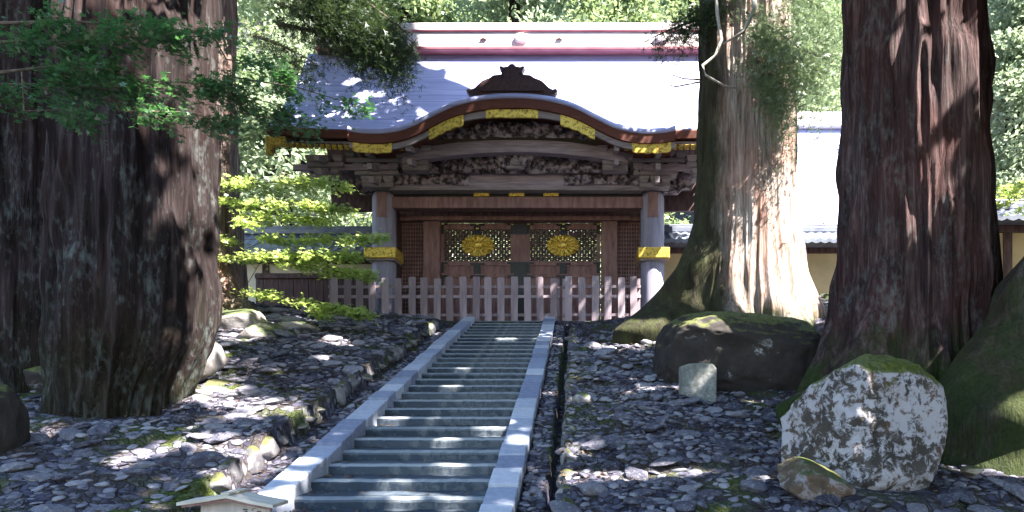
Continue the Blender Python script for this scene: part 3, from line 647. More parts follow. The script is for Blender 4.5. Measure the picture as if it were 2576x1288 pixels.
# boughs in view (needle sprays) -- parts of their trees
def boughs(parent, specs, mat, seed, size=.12):
    ps = []; m = MB()
    for i, (a, b, Ya, Yb, n, wdt, hang) in enumerate(specs):
        A, B = np.array(P(*a, Ya)), np.array(P(*b, Yb)); d = B - A; L = float(np.hypot(d[0], d[1])) + .01
        ps.append(bough_points(A, math.atan2(d[1], d[0]), L, d[2] / L + .12, .12, int(n * 2.1), wdt, seed + i, hang))
        pts = [A + d * t + np.array([0, 0, .12 * L * (t - t * t)]) for t in np.linspace(0, 1, 7)]
        m.tube(pts, [.035 * (1.1 - t) + .006 for t in np.linspace(0, 1, 7)], 6)
    m.build("bough", M['twig'], parent)
    leaves("needle_foliage", NEEDLE, np.concatenate(ps), None, size, mat, parent, seed, flat=.35, droop=.5)
boughs(LC3, [((660, -60), (1000, 60), 14.0, 12.6, 1500, .55, .35), ((700, 10), (1020, 130), 13.8, 12.4, 1700, .5, .30), ((690, -100), (930, 110), 13.8, 12.8, 1300, .6, .35), ((700, 60), (1010, 160), 14, 12.8, 900, .35, .2), ((640, 90), (800, 165), 14.0, 13.0, 400, .3, .3), ((820, -60), (1030, 90), 13.3, 12.2, 1100, .4, .4)], M['cedar'], 61)
boughs(RC1, [((1890, -40), (1700, 60), 13.2, 12.8, 700, .45, .3), ((1860, 20), (1640, 95), 13.2, 13.0, 420, .3, .2)], M['cedar'], 71)
boughs(RC1, [((1880, 30), (2010, 120), 12.6, 11.9, 900, .5, .5), ((1890, 90), (2080, 150), 12.6, 12.1, 1100, .55, .6), ((1900, 150), (1990, 240), 12.6, 12.0, 700, .35, .4), ((1930, -60), (2120, 60), 12.7, 12.2, 1200, .6, .6)], M['cedar_pale'], 81)
m = MB()
m.tube([P(*q) for q in [(1800, -40, 12.4), (1805, 40, 12.35), (1815, 100, 12.3), (1800, 140, 12.3), (1768, 165, 12.35), (1775, 190, 12.3), (1820, 215, 12.3), (1850, 222, 12.35)]], [.03, .035, .03, .03, .028, .025, .02, .012], 7)
m.build("hanging_branch", M['vine'], RC1, smooth=True)
for a in ([(1760, 200, 12.6), (1720, 198, 12.4), (1680, 185, 12.3)], [(1765, 205, 12.6), (1700, 218, 12.4), (1670, 210, 12.3)], [(1985, 210, 12.9), (2040, 235, 12.6), (2080, 240, 12.6)]): MB().tube([P(*q) for q in a], [.02, .014, .006], 5).build("dead_twig", M['twig'], RC1)
m = MB()
m.tube([P(*q) for q in [(1885, -60, 12.5), (1900, 20, 12.2), (1870, 80, 12.1), (1820, 110, 12.2)]], [.05, .045, .03, .015], 7)
m.build("bare_limb", M['vine'], RC1, smooth=True)

# ------------------------------------------------------------------ maples
def maple(name, label, root, trunk_r, sprays, mat, seed, leaf=.10, group=None, mult=1, thick=.035):
    e = empty(name, root); tag(e, label, "tree", group)
    links = []; m = MB(); ps = []; rg = random.Random(seed); ng = np.random.default_rng(seed)
    hub = Vector((root[0] + .1, root[1], root[2] + 2.2)); m.tube([root, Vector(root).lerp(hub, .5) + Vector((.1, .05, 0)), hub], [trunk_r, trunk_r * .8, trunk_r * .6], 9)
    for (a, b, Ya, Yb, n, wd, th) in sprays:
        n = int(n * mult)
        A, B = P(*a, Ya), P(*b, Yb); d = B - A; L = d.length
        if a[0] < 0 or a[0] > 2576 or not links: m.tube([hub, hub.lerp(A, .5) + Vector((0, 0, .15)), A, A.lerp(B, .5) + Vector((0, 0, .05)), B], [trunk_r * .4, .03, .016, .009, .003], 6)
        else: m.tube([min(links, key=lambda q: (q - A).length), A, A.lerp(B, .5) + Vector((0, 0, .05)), B], [.008, .008, .006, .003], 5)
        links += [A.lerp(B, t) + Vector((0, 0, .1 * (t - t * t))) for t in (.3, .6, .85)]
        side = d.cross(Vector((0, 0, 1))).normalized()
        ntw = max(6, int(n / 28)); per = n // ntw
        for i in range(ntw):
            t0 = rg.random() ** .8; sgn = rg.choice((-1, 1)); tl = wd * rg.uniform(.3, 1.0) * (1.1 - .6 * t0)
            p0 = A.lerp(B, t0); dr = (d.normalized() * rg.uniform(.3, 1.0) + side * sgn).normalized(); p1 = p0 + dr * tl + Vector((0, 0, rg.uniform(-th, th * .4) - .12 * tl))
            m.tube([p0, p0.lerp(p1, .5), p1], [.006, .004, .002], 4)
            q = ng.random(per)[:, None]; ps.append(np.array(p0) + (np.array(p1) - np.array(p0)) * q + ng.normal(size=(per, 3)) * np.array([leaf, leaf, thick]) * .75)
    m.build("branch", M['twig'], e)
    leaves("foliage", MAPLE, np.concatenate(ps), None, leaf, mat, e, seed, flat=.62)
    return e
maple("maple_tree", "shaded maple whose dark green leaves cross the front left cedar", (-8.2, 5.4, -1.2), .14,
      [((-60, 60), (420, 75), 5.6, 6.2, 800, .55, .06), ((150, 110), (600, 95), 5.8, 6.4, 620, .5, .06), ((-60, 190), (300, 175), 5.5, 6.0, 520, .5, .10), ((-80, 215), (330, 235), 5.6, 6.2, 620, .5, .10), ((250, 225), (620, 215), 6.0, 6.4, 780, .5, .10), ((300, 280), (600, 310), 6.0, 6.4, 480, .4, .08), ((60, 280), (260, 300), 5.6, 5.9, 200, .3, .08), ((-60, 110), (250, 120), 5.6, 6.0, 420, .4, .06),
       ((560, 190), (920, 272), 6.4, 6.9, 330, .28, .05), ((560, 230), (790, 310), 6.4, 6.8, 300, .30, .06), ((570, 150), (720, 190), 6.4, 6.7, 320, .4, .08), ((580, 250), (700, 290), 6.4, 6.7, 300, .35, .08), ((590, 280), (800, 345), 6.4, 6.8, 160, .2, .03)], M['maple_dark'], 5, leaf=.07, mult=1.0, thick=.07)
maple("maple_tree", "maple with bright yellow green sprays before the left wall", (-8.9, 16.3, 2.1), .12,
      [((560, 470), (860, 455), 14.2, 13.4, 900, .9, .12), ((560, 510), (850, 520), 14.2, 13.2, 1000, .9, .12), ((570, 540), (840, 555), 14.0, 13.4, 500, .6, .08), ((570, 560), (660, 562), 13.6, 13.2, 120, .4, .05),
       ((570, 605), (930, 600), 14.2, 13.4, 750, .7, .08), ((570, 650), (900, 640), 14.2, 13.2, 1200, .9, .10), ((680, 660), (930, 690), 13.8, 13.2, 650, .7, .10), ((800, 600), (985, 598), 13.8, 13.4, 170, .25, .03),
       ((610, 735), (760, 752), 13.8, 13.4, 260, .3, .04), ((720, 755), (925, 788), 13.6, 13.2, 800, .55, .08), ((740, 780), (830, 795), 13.4, 13.2, 120, .3, .05)], M['maple'], 6, leaf=.11, mult=1.35, thick=.06)
maple("maple_tree", "small bright maple beside the right hand wall", (9.6, 13.4, 1.4), .1,
      [((2640, 480), (2490, 470), 13, 12.6, 420, .7, .12), ((2640, 510), (2500, 510), 13, 12.6, 320, .6, .12)], M['maple'], 9, leaf=.11)

# ------------------------------------------------------------------ the gate
gate = empty("temple_gate", (AX, 18.4, ZT)); tag(gate, "ornate wooden temple gate with curved bark roof gable and gilt fittings", "gate")
# main roof
EY, RY, EZ, RZ2, HWD = 16.45, 19.0, 6.74, 9.95, 6.0
def roof_z(x, s): return EZ + (RZ2 - EZ) * (.70 * s + .30 * s * s) + .14 * (abs(x) / HWD) ** 4 * (1 - s)
m = MB(); NX, NS = 60, 24
for sgn in (1, -1):
    rows = []
    for j in range(NS + 1):
        r = []
        for i in range(NX + 1):
            x = HWD * (2 * i / NX - 1); s0 = .13 * float(1 - sstep(2.65, 2.95, abs(x))) if sgn > 0 else 0; q = s0 + (1 - s0) * j / NS
            r.append((AX + x, RY - sgn * (RY - EY) * (1 - q), roof_z(x, q)))
        rows.append(r)
    m.strip(rows)
roof = m.build("roof", M['roofbark'], gate, smooth=True)
m = MB()
for sgn in (1, -1):
    for xa, xb in (((-HWD, -2.85), (2.85, HWD)) if sgn > 0 else ((-HWD, HWD),)):
        m.strip([[(AX + x, RY - sgn * (RY - EY - dy), roof_z(x, 0) + dz) for x in np.linspace(xa, xb, 30)] for dy, dz in ((0, 0), (-.03, -.05), (0, -.22), (.25, -.20))])
m.build("eave_edge", M['fascia'], roof)
# verges and soffit
m = MB()
for sx in (-1, 1):
    for sgn in (1, -1):
        a = [(AX + sx * HWD, RY - sgn * (RY - EY) * (1 - j / NS), roof_z(HWD, j / NS) - .001) for j in range(NS + 1)]
        b = [(AX + sx * HWD, y, z - .24) for x, y, z in a]; c = [(AX + sx * (HWD - .5), y, z) for x, y, z in b]
        m.strip([a, b, c])
m.build("verge_edge", M['fascia'], roof)
m = MB()
for sgn in (1, -1):
    for xa, xb, sa in (((-HWD, -2.75, .02), (-2.75, 2.75, .16), (2.75, HWD, .02)) if sgn > 0 else ((-HWD, HWD, .02),)):
        m.strip([[(AX + x, RY - sgn * (RY - EY) * (1 - s), roof_z(0, s) - .24) for x in (xa, xb)] for s in (sa, .5, 1)])
m.build("soffit", M['darkwood'], gate)
# ridge
for (z0, z1, hy, mt, nm) in ((9.88, 9.985, .34, 'ridge_red', 'ridge_strip'), (9.985, 10.41, .27, 'ridge', 'ridge_body'), (10.41, 10.465, .31, 'ridge_red', 'ridge_strip'), (10.465, 10.69, .24, 'ridge', 'ridge_cap')):
    m = MB(); m.box((AX - 5.7, RY - hy, z0), (AX + 5.7, RY + hy, z1)); m.build(nm, M[mt], roof, bevel=.03)
for x in (-3.9, 0, 3.9):
    m = MB()
    n = 16; c = (AX + x, RY - .27, 10.22)
    rows = [[(c[0] + a * rr_ * math.cos(t * 2 * math.pi / 32) * 1.35, c[1] - d, c[2] + rr_ * math.sin(t * 2 * math.pi / 32)) for t in range(33)] for rr_, d, a in ((.14, -.01, 1), (.14, .05, 1), (.11, .075, 1), (.03, .06, 1), (.0, .06, 1))]
    m.strip(rows); m.build("ridge_crest", M['ridge'], roof, smooth=True)
for x in (-1.05, 1.05):
    m = MB(); m.prism_y([(AX + x - .09, 10.18), (AX + x + .09, 10.18), (AX + x, 10.24)], RY - .31, RY - .26); m.build("ridge_fitting", M['crest'], roof)
# curved front gable (karahafu)
KX = np.array([0, .5, 1.0, 1.5, 2.0, 2.5, 3.0, 3.5, 3.9]); KZ = np.array([7.50, 7.48, 7.40, 7.25, 7.00, 6.77, 6.67, 6.67, 6.73])
def kz(x):
    x = abs(x); i = int(min(np.searchsorted(KX, x, 'right') - 1, len(KX) - 2))
    h = KX[i + 1] - KX[i]; t = (x - KX[i]) / h
    d0 = 0 if i == 0 else (KZ[i + 1] - KZ[i - 1]) / (KX[i + 1] - KX[i - 1]); d1 = (KZ[i + 2] - KZ[i]) / (KX[i + 2] - KX[i]) if i + 2 < len(KX) else (KZ[i + 1] - KZ[i]) / h
    return (2*t**3 - 3*t**2 + 1) * KZ[i] + (t**3 - 2*t**2 + t) * h * d0 + (-2*t**3 + 3*t**2) * KZ[i + 1] + (t**3 - t**2) * h * d1
KW_ = 3.88; NK = 90; kxs = [KW_ * (2 * i / NK - 1) for i in range(NK + 1)]
m = MB()
m.strip([[(AX + x, y, kz(x) + dz) for x in kxs] for y, dz in ((18.2, .02), (16.5, .01), (16.16, 0), (16.03, -.035), (15.97, -.10), (15.96, -.18), (16.0, -.19))])
kr = m.build("gable_roof", M['roofbark'], gate, smooth=True)
m = MB()
m.strip([[(AX + x, y, kz(x) + dz) for x in kxs] for y, dz in ((16.02, -.185), (15.98, -.19), (16.0, -.40), (16.06, -.41), (18.2, -.41))])
for sx in (-1, 1):
    m.add([(AX + sx * KW_, 15.975, kz(KW_) - .05), (AX + sx * KW_, 16.6, kz(KW_) - .0), (AX + sx * KW_, 16.6, kz(KW_) - .41), (AX + sx * KW_, 15.98, kz(KW_) - .40)], [(0, 1, 2, 3)])
m.build("gable_edge", M['fascia'], kr)
m = MB(); bx = [x for x in kxs]
m.strip([[(AX + x, y, kz(x) - d - .05 * max(0, 1 - abs(x) / 1.2)) for x in bx] for y, d in ((16.07, .39), (16.07, .545), (16.14, .545))])
m.build("gable_board", M['board'], kr)
def gold_on_board(x0, x1, d0=.375, d1=.56, scal=0):
    m = MB(); n = 14; xs_ = [x0 + (x1 - x0) * i / n for i in range(n + 1)]
    def lo(x, i): return kz(x) - d1 - .05 * max(0, 1 - abs(x) / 1.2) - scal * (abs(math.sin(i * math.pi / 3.5)))
    m.strip([[(AX + x, 16.045, kz(x) - d0 - .05 * max(0, 1 - abs(x) / 1.2)) for x in xs_], [(AX + x, 16.04, lo(x, i)) for i, x in enumerate(xs_)], [(AX + x, 16.10, lo(x, i)) for i, x in enumerate(xs_)]])
    return m.build("gilt_fitting", M['gold'], kr)
gold_on_board(-.62, .62, .375, .57); gold_on_board(-1.97, -1.15, .33, .64, .03); gold_on_board(1.15, 1.97, .33, .64, .03)
gold_on_board(-3.78, -2.85, .35, .60, .03); gold_on_board(2.85, 3.78, .35, .60, .03)
# crest on the gable
m = MB(); cz = kz(0) - .02
half = [(0, .67), (.05, .66), (.09, .61), (.20, .59), (.26, .62), (.30, .60), (.27, .56), (.25, .50), (.25, .42), (.33, .41), (.44, .40), (.52, .34), (.60, .31), (.70, .27), (.78, .20), (.88, .10), (.96, .06), (1.05, .08), (1.08, .03), (1.03, -.03)]
poly = [(AX - x, cz + z) for x, z in reversed(half)] + [(AX + x, cz + z) for x, z in half[1:]] + [(AX + .7, cz - .12), (AX - .7, cz - .12)]
m.prism_y(poly[::-1], 16.02, 16.24)
m.prism_y([(AX + (x - AX) * .72, cz + .03 + (z - cz) * .72) for x, z in poly[:-2]][::-1], 15.97, 16.03)
m.build("crest_ornament", M['crest'], kr)
# rafters with gilt ends
for sx in (-1, 1):
    proto_r = None
    for i in range(22):
        x = AX + sx * (2.75 + i * .148)
        if proto_r is None:
            m = MB(); d = (Vector((0, 1.35, 1.02))).normalized()
            m.obox((x, 17.2, 6.86), (.042, .85, .05), rx=math.atan2(1.02, 1.35)); m.obox((x, 17.2 - .87 * d.y, 6.86 - .87 * d.z), (.050, .02, .058), rx=math.atan2(1.02, 1.35), m=1)
            proto_r = m.build("rafter", [M['darkwood'], M['gold']], gate, origin=(x, 17.2, 6.86))
        else: clone(proto_r, gate, (x, 17.2, 6.86 + .10 * (abs(x - AX) / HWD) ** 4))
    m = MB(); m.box((AX + sx * 2.7, 16.56, 6.40), (AX + sx * 5.95, 16.64, 6.52)); m.build("eave_board", M['board'], gate)
    m = MB(); m.box((AX + sx * 5.55, 16.40, 6.36), (AX + sx * 6.02, 16.54, 6.58)); m.box((AX + sx * 5.86, 16.41, 6.15), (AX + sx * 6.02, 16.53, 6.40)); m.build("gilt_corner", M['gold'], gate, bevel=.01)
    # lower rafters and side purlin
    m = MB(); m.box((AX + sx * 3.2, 17.0, 5.98), (AX + sx * 5.6, 17.12, 6.12)); m.box((AX + sx * 3.2, 17.7, 6.05), (AX + sx * 5.7, 17.9, 6.25)); m.build("purlin", M['beam'], gate)
    for i in range(14):
        m = MB(); m.box((AX + sx * (3.3 + i * .16) - .035, 17.0, 6.13), (AX + sx * (3.3 + i * .16) + .035, 18.6, 6.22)); m.build("lower_rafter", M['darkwood'], gate)
# columns
for yy in (17.8, 20.2):
    for sx in (-1, 1):
        x = AX + sx * 3.53; m = MB()
        m.lathe((x, yy, ZT), [(.42, -.3), (.42, .06), (.36, .14), (.325, .16), (.31, .3), (.31, 3.3), (.27, 3.42)], 28)
        c = m.build("column", M['column'], gate, smooth=False)
        for p in c.data.polygons: p.use_smooth = abs(p.normal.z) < .5
        if yy < 18:
            m = MB(); m.box((x - .41, yy - .42, 3.85), (x + .41, yy + .40, 4.13)); m.build("gilt_band", M['gold'], c, bevel=.02)
            m = MB(); m.box((x - .36, yy - .36, 3.80), (x + .36, yy + .36, 3.85)); m.build("band_block", M['board'], c)
            m = MB()
            for a in range(-3, 4): 
                t = R(-90 + a * 7); m.obox((x - sx*.02 + .315 * math.cos(t), yy + .315 * math.sin(t), 5.25), (.022, .012, .32), rz=t + R(90))
            m.build("column_fitting", M['brown'], c)
# carved relief panel (displaced grid)
def relief(name, x0, x1, y, ztop, zbot, seed, mat, parent, depth=.09, swirls=5, nx=70, nz=22):
    v = []; rg = random.Random(seed); sw = [(rg.uniform(x0, x1), rg.random(), rg.uniform(.12, .26), rg.choice((-1, 1))) for _ in range(swirls)]
    xs_ = np.linspace(x0, x1, nx); ts = np.linspace(0, 1, nz)
    X, Tt = np.meshgrid(xs_, ts); top = np.array([ztop(a) if callable(ztop) else ztop for a in xs_]); bot = np.array([zbot(a) if callable(zbot) else zbot for a in xs_])
    Zz = bot + (top - bot) * Tt
    h = fbm(X * 3.6, Zz * 5, seed=seed, oct=3)
    for (sxx, t, rd, dr) in sw:
        k = int(np.argmin(np.abs(xs_ - sxx))); cz_ = bot[k] + (top[k] - bot[k]) * t
        dx, dz = X - sxx, Zz - cz_; rr_ = np.hypot(dx, dz); an = np.arctan2(dz, dx)
        h = h + .8 * np.exp(-(rr_ / rd) ** 2) * np.sin(dr * an + rr_ * 26)
    Yy = y - depth * np.clip(h, 0, 1.3)
    V = np.stack([AX + X, Yy, Zz], -1).reshape(-1, 3); i = np.arange((nz - 1) * (nx - 1)); r_, c_ = i // (nx - 1), i % (nx - 1)
    return raw(name, V, np.stack([r_ * nx + c_, r_ * nx + c_ + 1, (r_ + 1) * nx + c_ + 1, (r_ + 1) * nx + c_], 1), mat, parent, smooth=True)
relief("carved_gable_panel", -2.3, 2.3, 16.62, lambda x: kz(x) - .50, lambda x: min(6.62 - .02 * x * x, kz(x) - .5), 3, M['carved'], gate, .16, 12, 110, 20)
# arched upper beam and its carved ends
def arched(name, hw, y0, y1, zc, th, arch, mat, n=40, taper=.0):
    m = MB(); t = [hw * (2 * i / n - 1) for i in range(n + 1)]
    up = lambda x: zc + th / 2 - arch * (abs(x) / hw) ** 2.4; lo = lambda x: zc - th / 2 - arch * (abs(x) / hw) ** 2.0 * .8 + taper * max(0, abs(x) / hw - .75)
    m.strip([[(AX + x, y1, up(x)) for x in t], [(AX + x, y0, up(x)) for x in t], [(AX + x, y0 - .02, (up(x) + lo(x)) / 2) for x in t], [(AX + x, y0, lo(x)) for x in t], [(AX + x, y1, lo(x)) for x in t]])
    return m.build(name, mat, gate)
ub = arched("upper_beam", 2.75, 16.72, 16.98, 6.47, .30, .32, M['beam'])
m = MB(); m.strip([[(AX + x, 16.69, 6.47 - .16 * (abs(x) / 2.75) ** 2.2 - .03) for x in np.linspace(-2, 2, 20)], [(AX + x, 16.69, 6.47 - .16 * (abs(x) / 2.75) ** 2.2 + .0) for x in np.linspace(-2, 2, 20)]]); m.build("beam_moulding", M['board'], ub)
relief("carved_frieze", -3.4, 3.4, 17.25, lambda x: 6.42 - .03 * x * x, 5.95, 5, M['carved'], gate, .20, 16, 130, 20)
lb = arched("rainbow_beam", 3.25, 17.35, 17.68, 5.83, .40, -.02, M['beam'])
for sx in (-1, 1):
    relief("carved_scroll", min(sx * 1.2, sx * 3.2), max(sx * 1.2, sx * 3.2), 17.325, lambda x: 5.98 - .03 * abs(abs(x) - 2.2), lambda x: 5.72 - .04 * abs(abs(x) - 2.2), 8 + sx, M['carved'], lb, .08, 7, 60, 14)
m = MB(); m.box((AX - 3.25, 17.34, 5.585), (AX + 3.25, 17.7, 5.625)); m.build("beam_lip", M['board'], lb)
# central strut and brackets
def bracket(x, y, z0, wide, tiers, flare=.30, name="bracket"):
    e = None; m = MB(); z = z0
    for t in range(tiers):
        wd = wide * (1 + flare * t); h = .11
        m.box((x - wd / 2, y - .10 - .12 * t, z), (x + wd / 2, y + .25, z + h))                     # arm
        v = MB()
        for k in (-1, 0, 1):
            cx = x + k * (wd / 2 - .11)
            s0, s1 = .085, .125; yb = y - .14 - .14 * t
            m.add([(cx - s0, yb, z + h), (cx + s0, yb, z + h), (cx + s0, yb + .26, z + h), (cx - s0, yb + .26, z + h), (cx - s1, yb - .03, z + h + .07), (cx + s1, yb - .03, z + h + .07), (cx + s1, yb + .29, z + h + .07), (cx - s1, yb + .29, z + h + .07),
                   (cx - s1, yb - .03, z + h + .15), (cx + s1, yb - .03, z + h + .15), (cx + s1, yb + .29, z + h + .15), (cx - s1, yb + .29, z + h + .15)],
                  [(3, 2, 1, 0), (0, 1, 5, 4), (1, 2, 6, 5), (2, 3, 7, 6), (3, 0, 4, 7), (4, 5, 9, 8), (5, 6, 10, 9), (6, 7, 11, 10), (7, 4, 8, 11), (8, 9, 10, 11)])
        z += .27
        # nose projecting forward
        m.obox((x, y - .35 - .16 * t, z - .20), (.06, .28, .07), rx=R(12))
    return m.build(name, M['board'], gate)
for sx in (-1, 1):
    bracket(AX + sx * 3.53, 17.3, 5.62, .78, 3, .42)
    bracket(AX + sx * 2.5, 16.95, 5.93, .62, 2, .4)
    bracket(AX + sx * 4.75, 17.1, 5.75, .6, 2, .5)
    m = MB()      # carved beam nose beyond the column
    m.prism_y([(AX + sx * 3.8, 5.62), (AX + sx * 3.8, 5.92), (AX + sx * 4.35, 5.98), (AX + sx * 4.62, 5.88), (AX + sx * 4.55, 5.74), (AX + sx * 4.3, 5.72), (AX + sx * 4.2, 5.62)], 17.6, 17.9); m.build("beam_nose", M['carved'], gate)
m = MB(); x = AX
m.prism_y([(x - .55, 6.36), (x + .55, 6.36), (x + .42, 6.22), (x + .36, 6.05), (x + .22, 5.99), (x - .22, 5.99), (x - .36, 6.05), (x - .42, 6.22)][::-1], 16.95, 17.12)
cs = m.build("central_strut", M['carved'], gate)
m = MB(); m.lathe((x, 16.94, 6.05), [(.05, 0), (.12, .02), (.14, .10), (.10, .17), (.06, .20), (.05, .26)], 12); m.box((x - .2, 16.9, 5.98), (x + .2, 17.05, 6.05)); m.build("strut_boss", M['board'], cs, smooth=True)
# lintels, gilt blocks, frame
m = MB(); m.box((AX - 3.3, 17.62, 5.20), (AX + 3.3, 17.95, 5.50)); li = m.build("lintel", M['brown'], gate, bevel=.015)
m = MB(); m.box((AX - 3.3, 17.70, 5.50), (AX + 3.3, 17.9, 5.62)); m.build("lintel_gap_shade", M['black'], li)  # black strip painted for the darkness of the gap
for x in (-.95, -.03, .87):
    m = MB(); m.box((AX + x - .20, 17.60, 5.505), (AX + x + .20, 17.72, 5.60)); m.build("gilt_block", M['gold'], li, bevel=.01)
DY = 18.8
m = MB(); m.box((AX - 3.3, DY - .35, 5.10), (AX + 3.3, DY - .1, 5.60)); m.box((AX - 3.0, DY - .42, 5.10), (AX + 3.0, DY - .35, 5.22)); hd = m.build("door_head", M['brown'], gate, bevel=.01)
m = MB(); m.box((AX - 2.75, DY - .46, 5.325), (AX + 2.75, DY - .42, 5.37)); m.box((AX - 2.75, DY - .36, 5.55), (AX + 2.75, DY - .30, 5.6)); m.build("head_moulding", M['board'], hd)
for sx in (-1, 1):
    xa = AX + sx * 2.21; xb = AX + sx * 2.66
    m = MB(); m.box((min(xa, xb), DY - .30, ZT), (max(xa, xb), DY, 5.10)); m.build("door_jamb", M['brown'], gate, bevel=.01)
    xc = AX + sx * 3.3
    m = MB(); m.box((min(xb, xc), DY - .12, ZT), (max(xb, xc), DY - .06, 5.10))
    sp = m.build("side_panel", M['darkwood'], gate)
    m = MB(); n = 9
    for i in range(n):
        x = xb + (xc - xb) * (i + .5) / n; m.box((x - .012, DY - .15, ZT + .3), (x + .012, DY - .115, 5.09))
    for j in range(24):
        z = ZT + .35 + j * .11; m.box((min(xb, xc), DY - .145, z), (max(xb, xc), DY - .125, z + .03))
    m.build("panel_lattice", M['brown'], sp)
    # side wall of the gate passage
    m = MB(); m.box((min(xc, xc + sx * .12), 17.9, ZT), (max(xc, xc + sx * .12), 20.2, 5.3)); m.build("passage_wall", M['darkwood'], gate)
m = MB(); m.box((AX - 3.4, 17.9, 5.62), (AX + 3.4, 20.4, 5.72)); m.build("ceiling", M['darkwood'], gate)
m = MB(); m.box((AX - 4.6, 17.3, ZT - .35), (AX + 4.6, 21, ZT + .02)); m.build("plinth", M['step'], gate, bevel=.02)
# gable infill above side bays
for sx in (-1, 1):
    m = MB(); m.box((AX + min(sx * 3.6, sx * 5.2), 18.55, 5.4), (AX + max(sx * 3.6, sx * 5.2), 18.7, 6.9)); m.build("wing_panel", M['darkwood'], gate)
def make_door(cx, sx):
    x0, x1 = cx - 1.02, cx + 1.02
    z0, z1 = ZT + .15, 5.10
    m = MB()
    d = m.box((x0, DY - .09, z0), (x0 + .10, DY, z1)).box((x1 - .10, DY - .09, z0), (x1, DY, z1)).box((x0 + .1, DY - .085, 4.93), (x1 - .1, DY - .005, z1 - .002)) \
         .box((x0 + .1, DY - .085, 3.93), (x1 - .1, DY - .005, 4.05)).box((x0 + .1, DY - .085, z0), (x1 - .1, DY - .005, z0 + .2)).box((x0 + .1, DY - .085, 3.60), (x1 - .1, DY - .005, 3.70)).box((cx - .05, DY - .086, 3.7), (cx + .05, DY - .004, 3.93)).box((cx - .05, DY - .086, z0 + .2), (cx + .05, DY - .004, 3.60)).build("door", M['brown'], gate)
    for px_ in (-1, 1):
        q = sorted((cx + px_ * .05, cx + px_ * .92))
        m = MB(); m.box((q[0], DY - .05, 3.70), (q[1], DY - .02, 3.93)); m.box((q[0], DY - .05, z0 + .2), (q[1], DY - .02, 3.60)); m.build("door_panel", M['brown'], d)
    m = MB()      # pierced lattice: three directions of bars round small holes
    lx0, lx1, lz0, lz1 = x0 + .1, x1 - .1, 4.05, 4.93
    p = .150; hgt = lz1 - lz0
    nrow = 10; rz_ = hgt / nrow
    for j in range(nrow + 1):
        m.box((lx0, DY - .055, lz0 + j * rz_ - .017), (lx1, DY - .035, lz0 + j * rz_ + .017))
    dirx = p / 2 / rz_ 
    L_ = lx1 - lx0
    for sgn in (-1, 1):
        k = -int(hgt * dirx / p) - 2
        while True:
            xa = lx0 + k * p
            if xa > lx1 + hgt * dirx + p: break
            pts = []
            za, zb = lz0, lz1; xA, xB = xa, xa + sgn * hgt * dirx
            if sgn < 0: xA, xB = xa, xa - hgt * dirx
            # clip to panel
            def cl(x_, z_, x2, z2):
                out = [(x_, z_), (x2, z2)]
                t0, t1 = 0, 1; dx = x2 - x_
                if abs(dx) > 1e-6:
                    ta, tb = sorted(((lx0 - x_) / dx, (lx1 - x_) / dx)); t0, t1 = max(t0, ta), min(t1, tb)
                return None if t0 >= t1 else ((x_ + dx * t0, z_ + (z2 - z_) * t0), (x_ + dx * t1, z_ + (z2 - z_) * t1))
            r = cl(xA, za, xB, zb)
            if r:
                (xa_, za_), (xb_, zb_) = r; ln = math.hypot(xb_ - xa_, zb_ - za_)
                m.obox(((xa_ + xb_) / 2, DY - .045 + .004 * sgn, (za_ + zb_) / 2), (ln / 2, .012, .027), ry=-math.atan2(zb_ - za_, xb_ - xa_))
            k += 1
    m.build("lattice", M['darkwood'], d)
    # sixteen-petalled gilt flower
    m = MB(); n = 96; c = (cx - sx * .01, DY - .065, 4.49)
    def rim(t): return 1 - .10 * abs(math.sin(8 * t)) ** 6 * 0 - .09 * (1 - abs(math.cos(8 * t))) ** 1.5
    rows = []
    for rr_, dd in ((1.0, .0), (.98, .03), (.75, .055), (.30, .035), (.28, .07), (.16, .085), (.001, .085)):
        rows.append([(c[0] + .47 * rr_ * (rim(t * 2 * math.pi / n) if rr_ > .5 else 1) * math.cos(t * 2 * math.pi / n), c[1] - dd * (.55 + .45 * abs(math.cos(8 * t * 2 * math.pi / n)) if .29 < rr_ < .99 else 1), c[2] + .305 * rr_ * (rim(t * 2 * math.pi / n) if rr_ > .5 else 1) * math.sin(t * 2 * math.pi / n)) for t in range(n + 1)])
    m.strip(rows); m.build("gilt_flower", M['gold'], d, smooth=False)
    for (xx, zz) in ((x0, 5.10), (x1, 5.10), (x0, 4.02), (x1, 4.02), (cx, 4.0), (cx, 5.08), (x0, 3.66), (x1, 3.66), (cx, 3.66)):
        m = MB(); m.box((max(x0, xx - .20) , DY - .10, zz - .055), (min(x1, xx + .20), DY - .088, zz + .0))
        m.box((max(x0, xx - .10), DY - .102, zz - .30), (min(x1, xx + .09), DY - .09, zz + .0 - .002))
        m.build("black_fitting", M['black'], d)
    m = MB()
    for (xx, zz) in ((x0 + .06, 5.07), (x1 - .06, 5.07), (cx, 5.07), (cx, 4.95)): m.box((xx - .035, DY - .112, zz - .015), (xx + .035, DY - .1025, zz + .015))
    m.build("gilt_stud", M['gold'], d)
    return d
make_door(AX - 1.21, -1); make_door(AX + 1.17, 1)
m = MB(); m.box((AX - .19, DY - .13, ZT), (AX + .15, DY + .02, 5.10)); dp = m.build("door_post", M['brown'], gate)
for z0, z1 in ((ZT + .1, 4.02), (4.78, 5.09)):
    m = MB(); m.box((AX - .192, DY - .142, z0), (AX + .152, DY - .131, z1)); m.build("post_fitting", M['black'], dp)

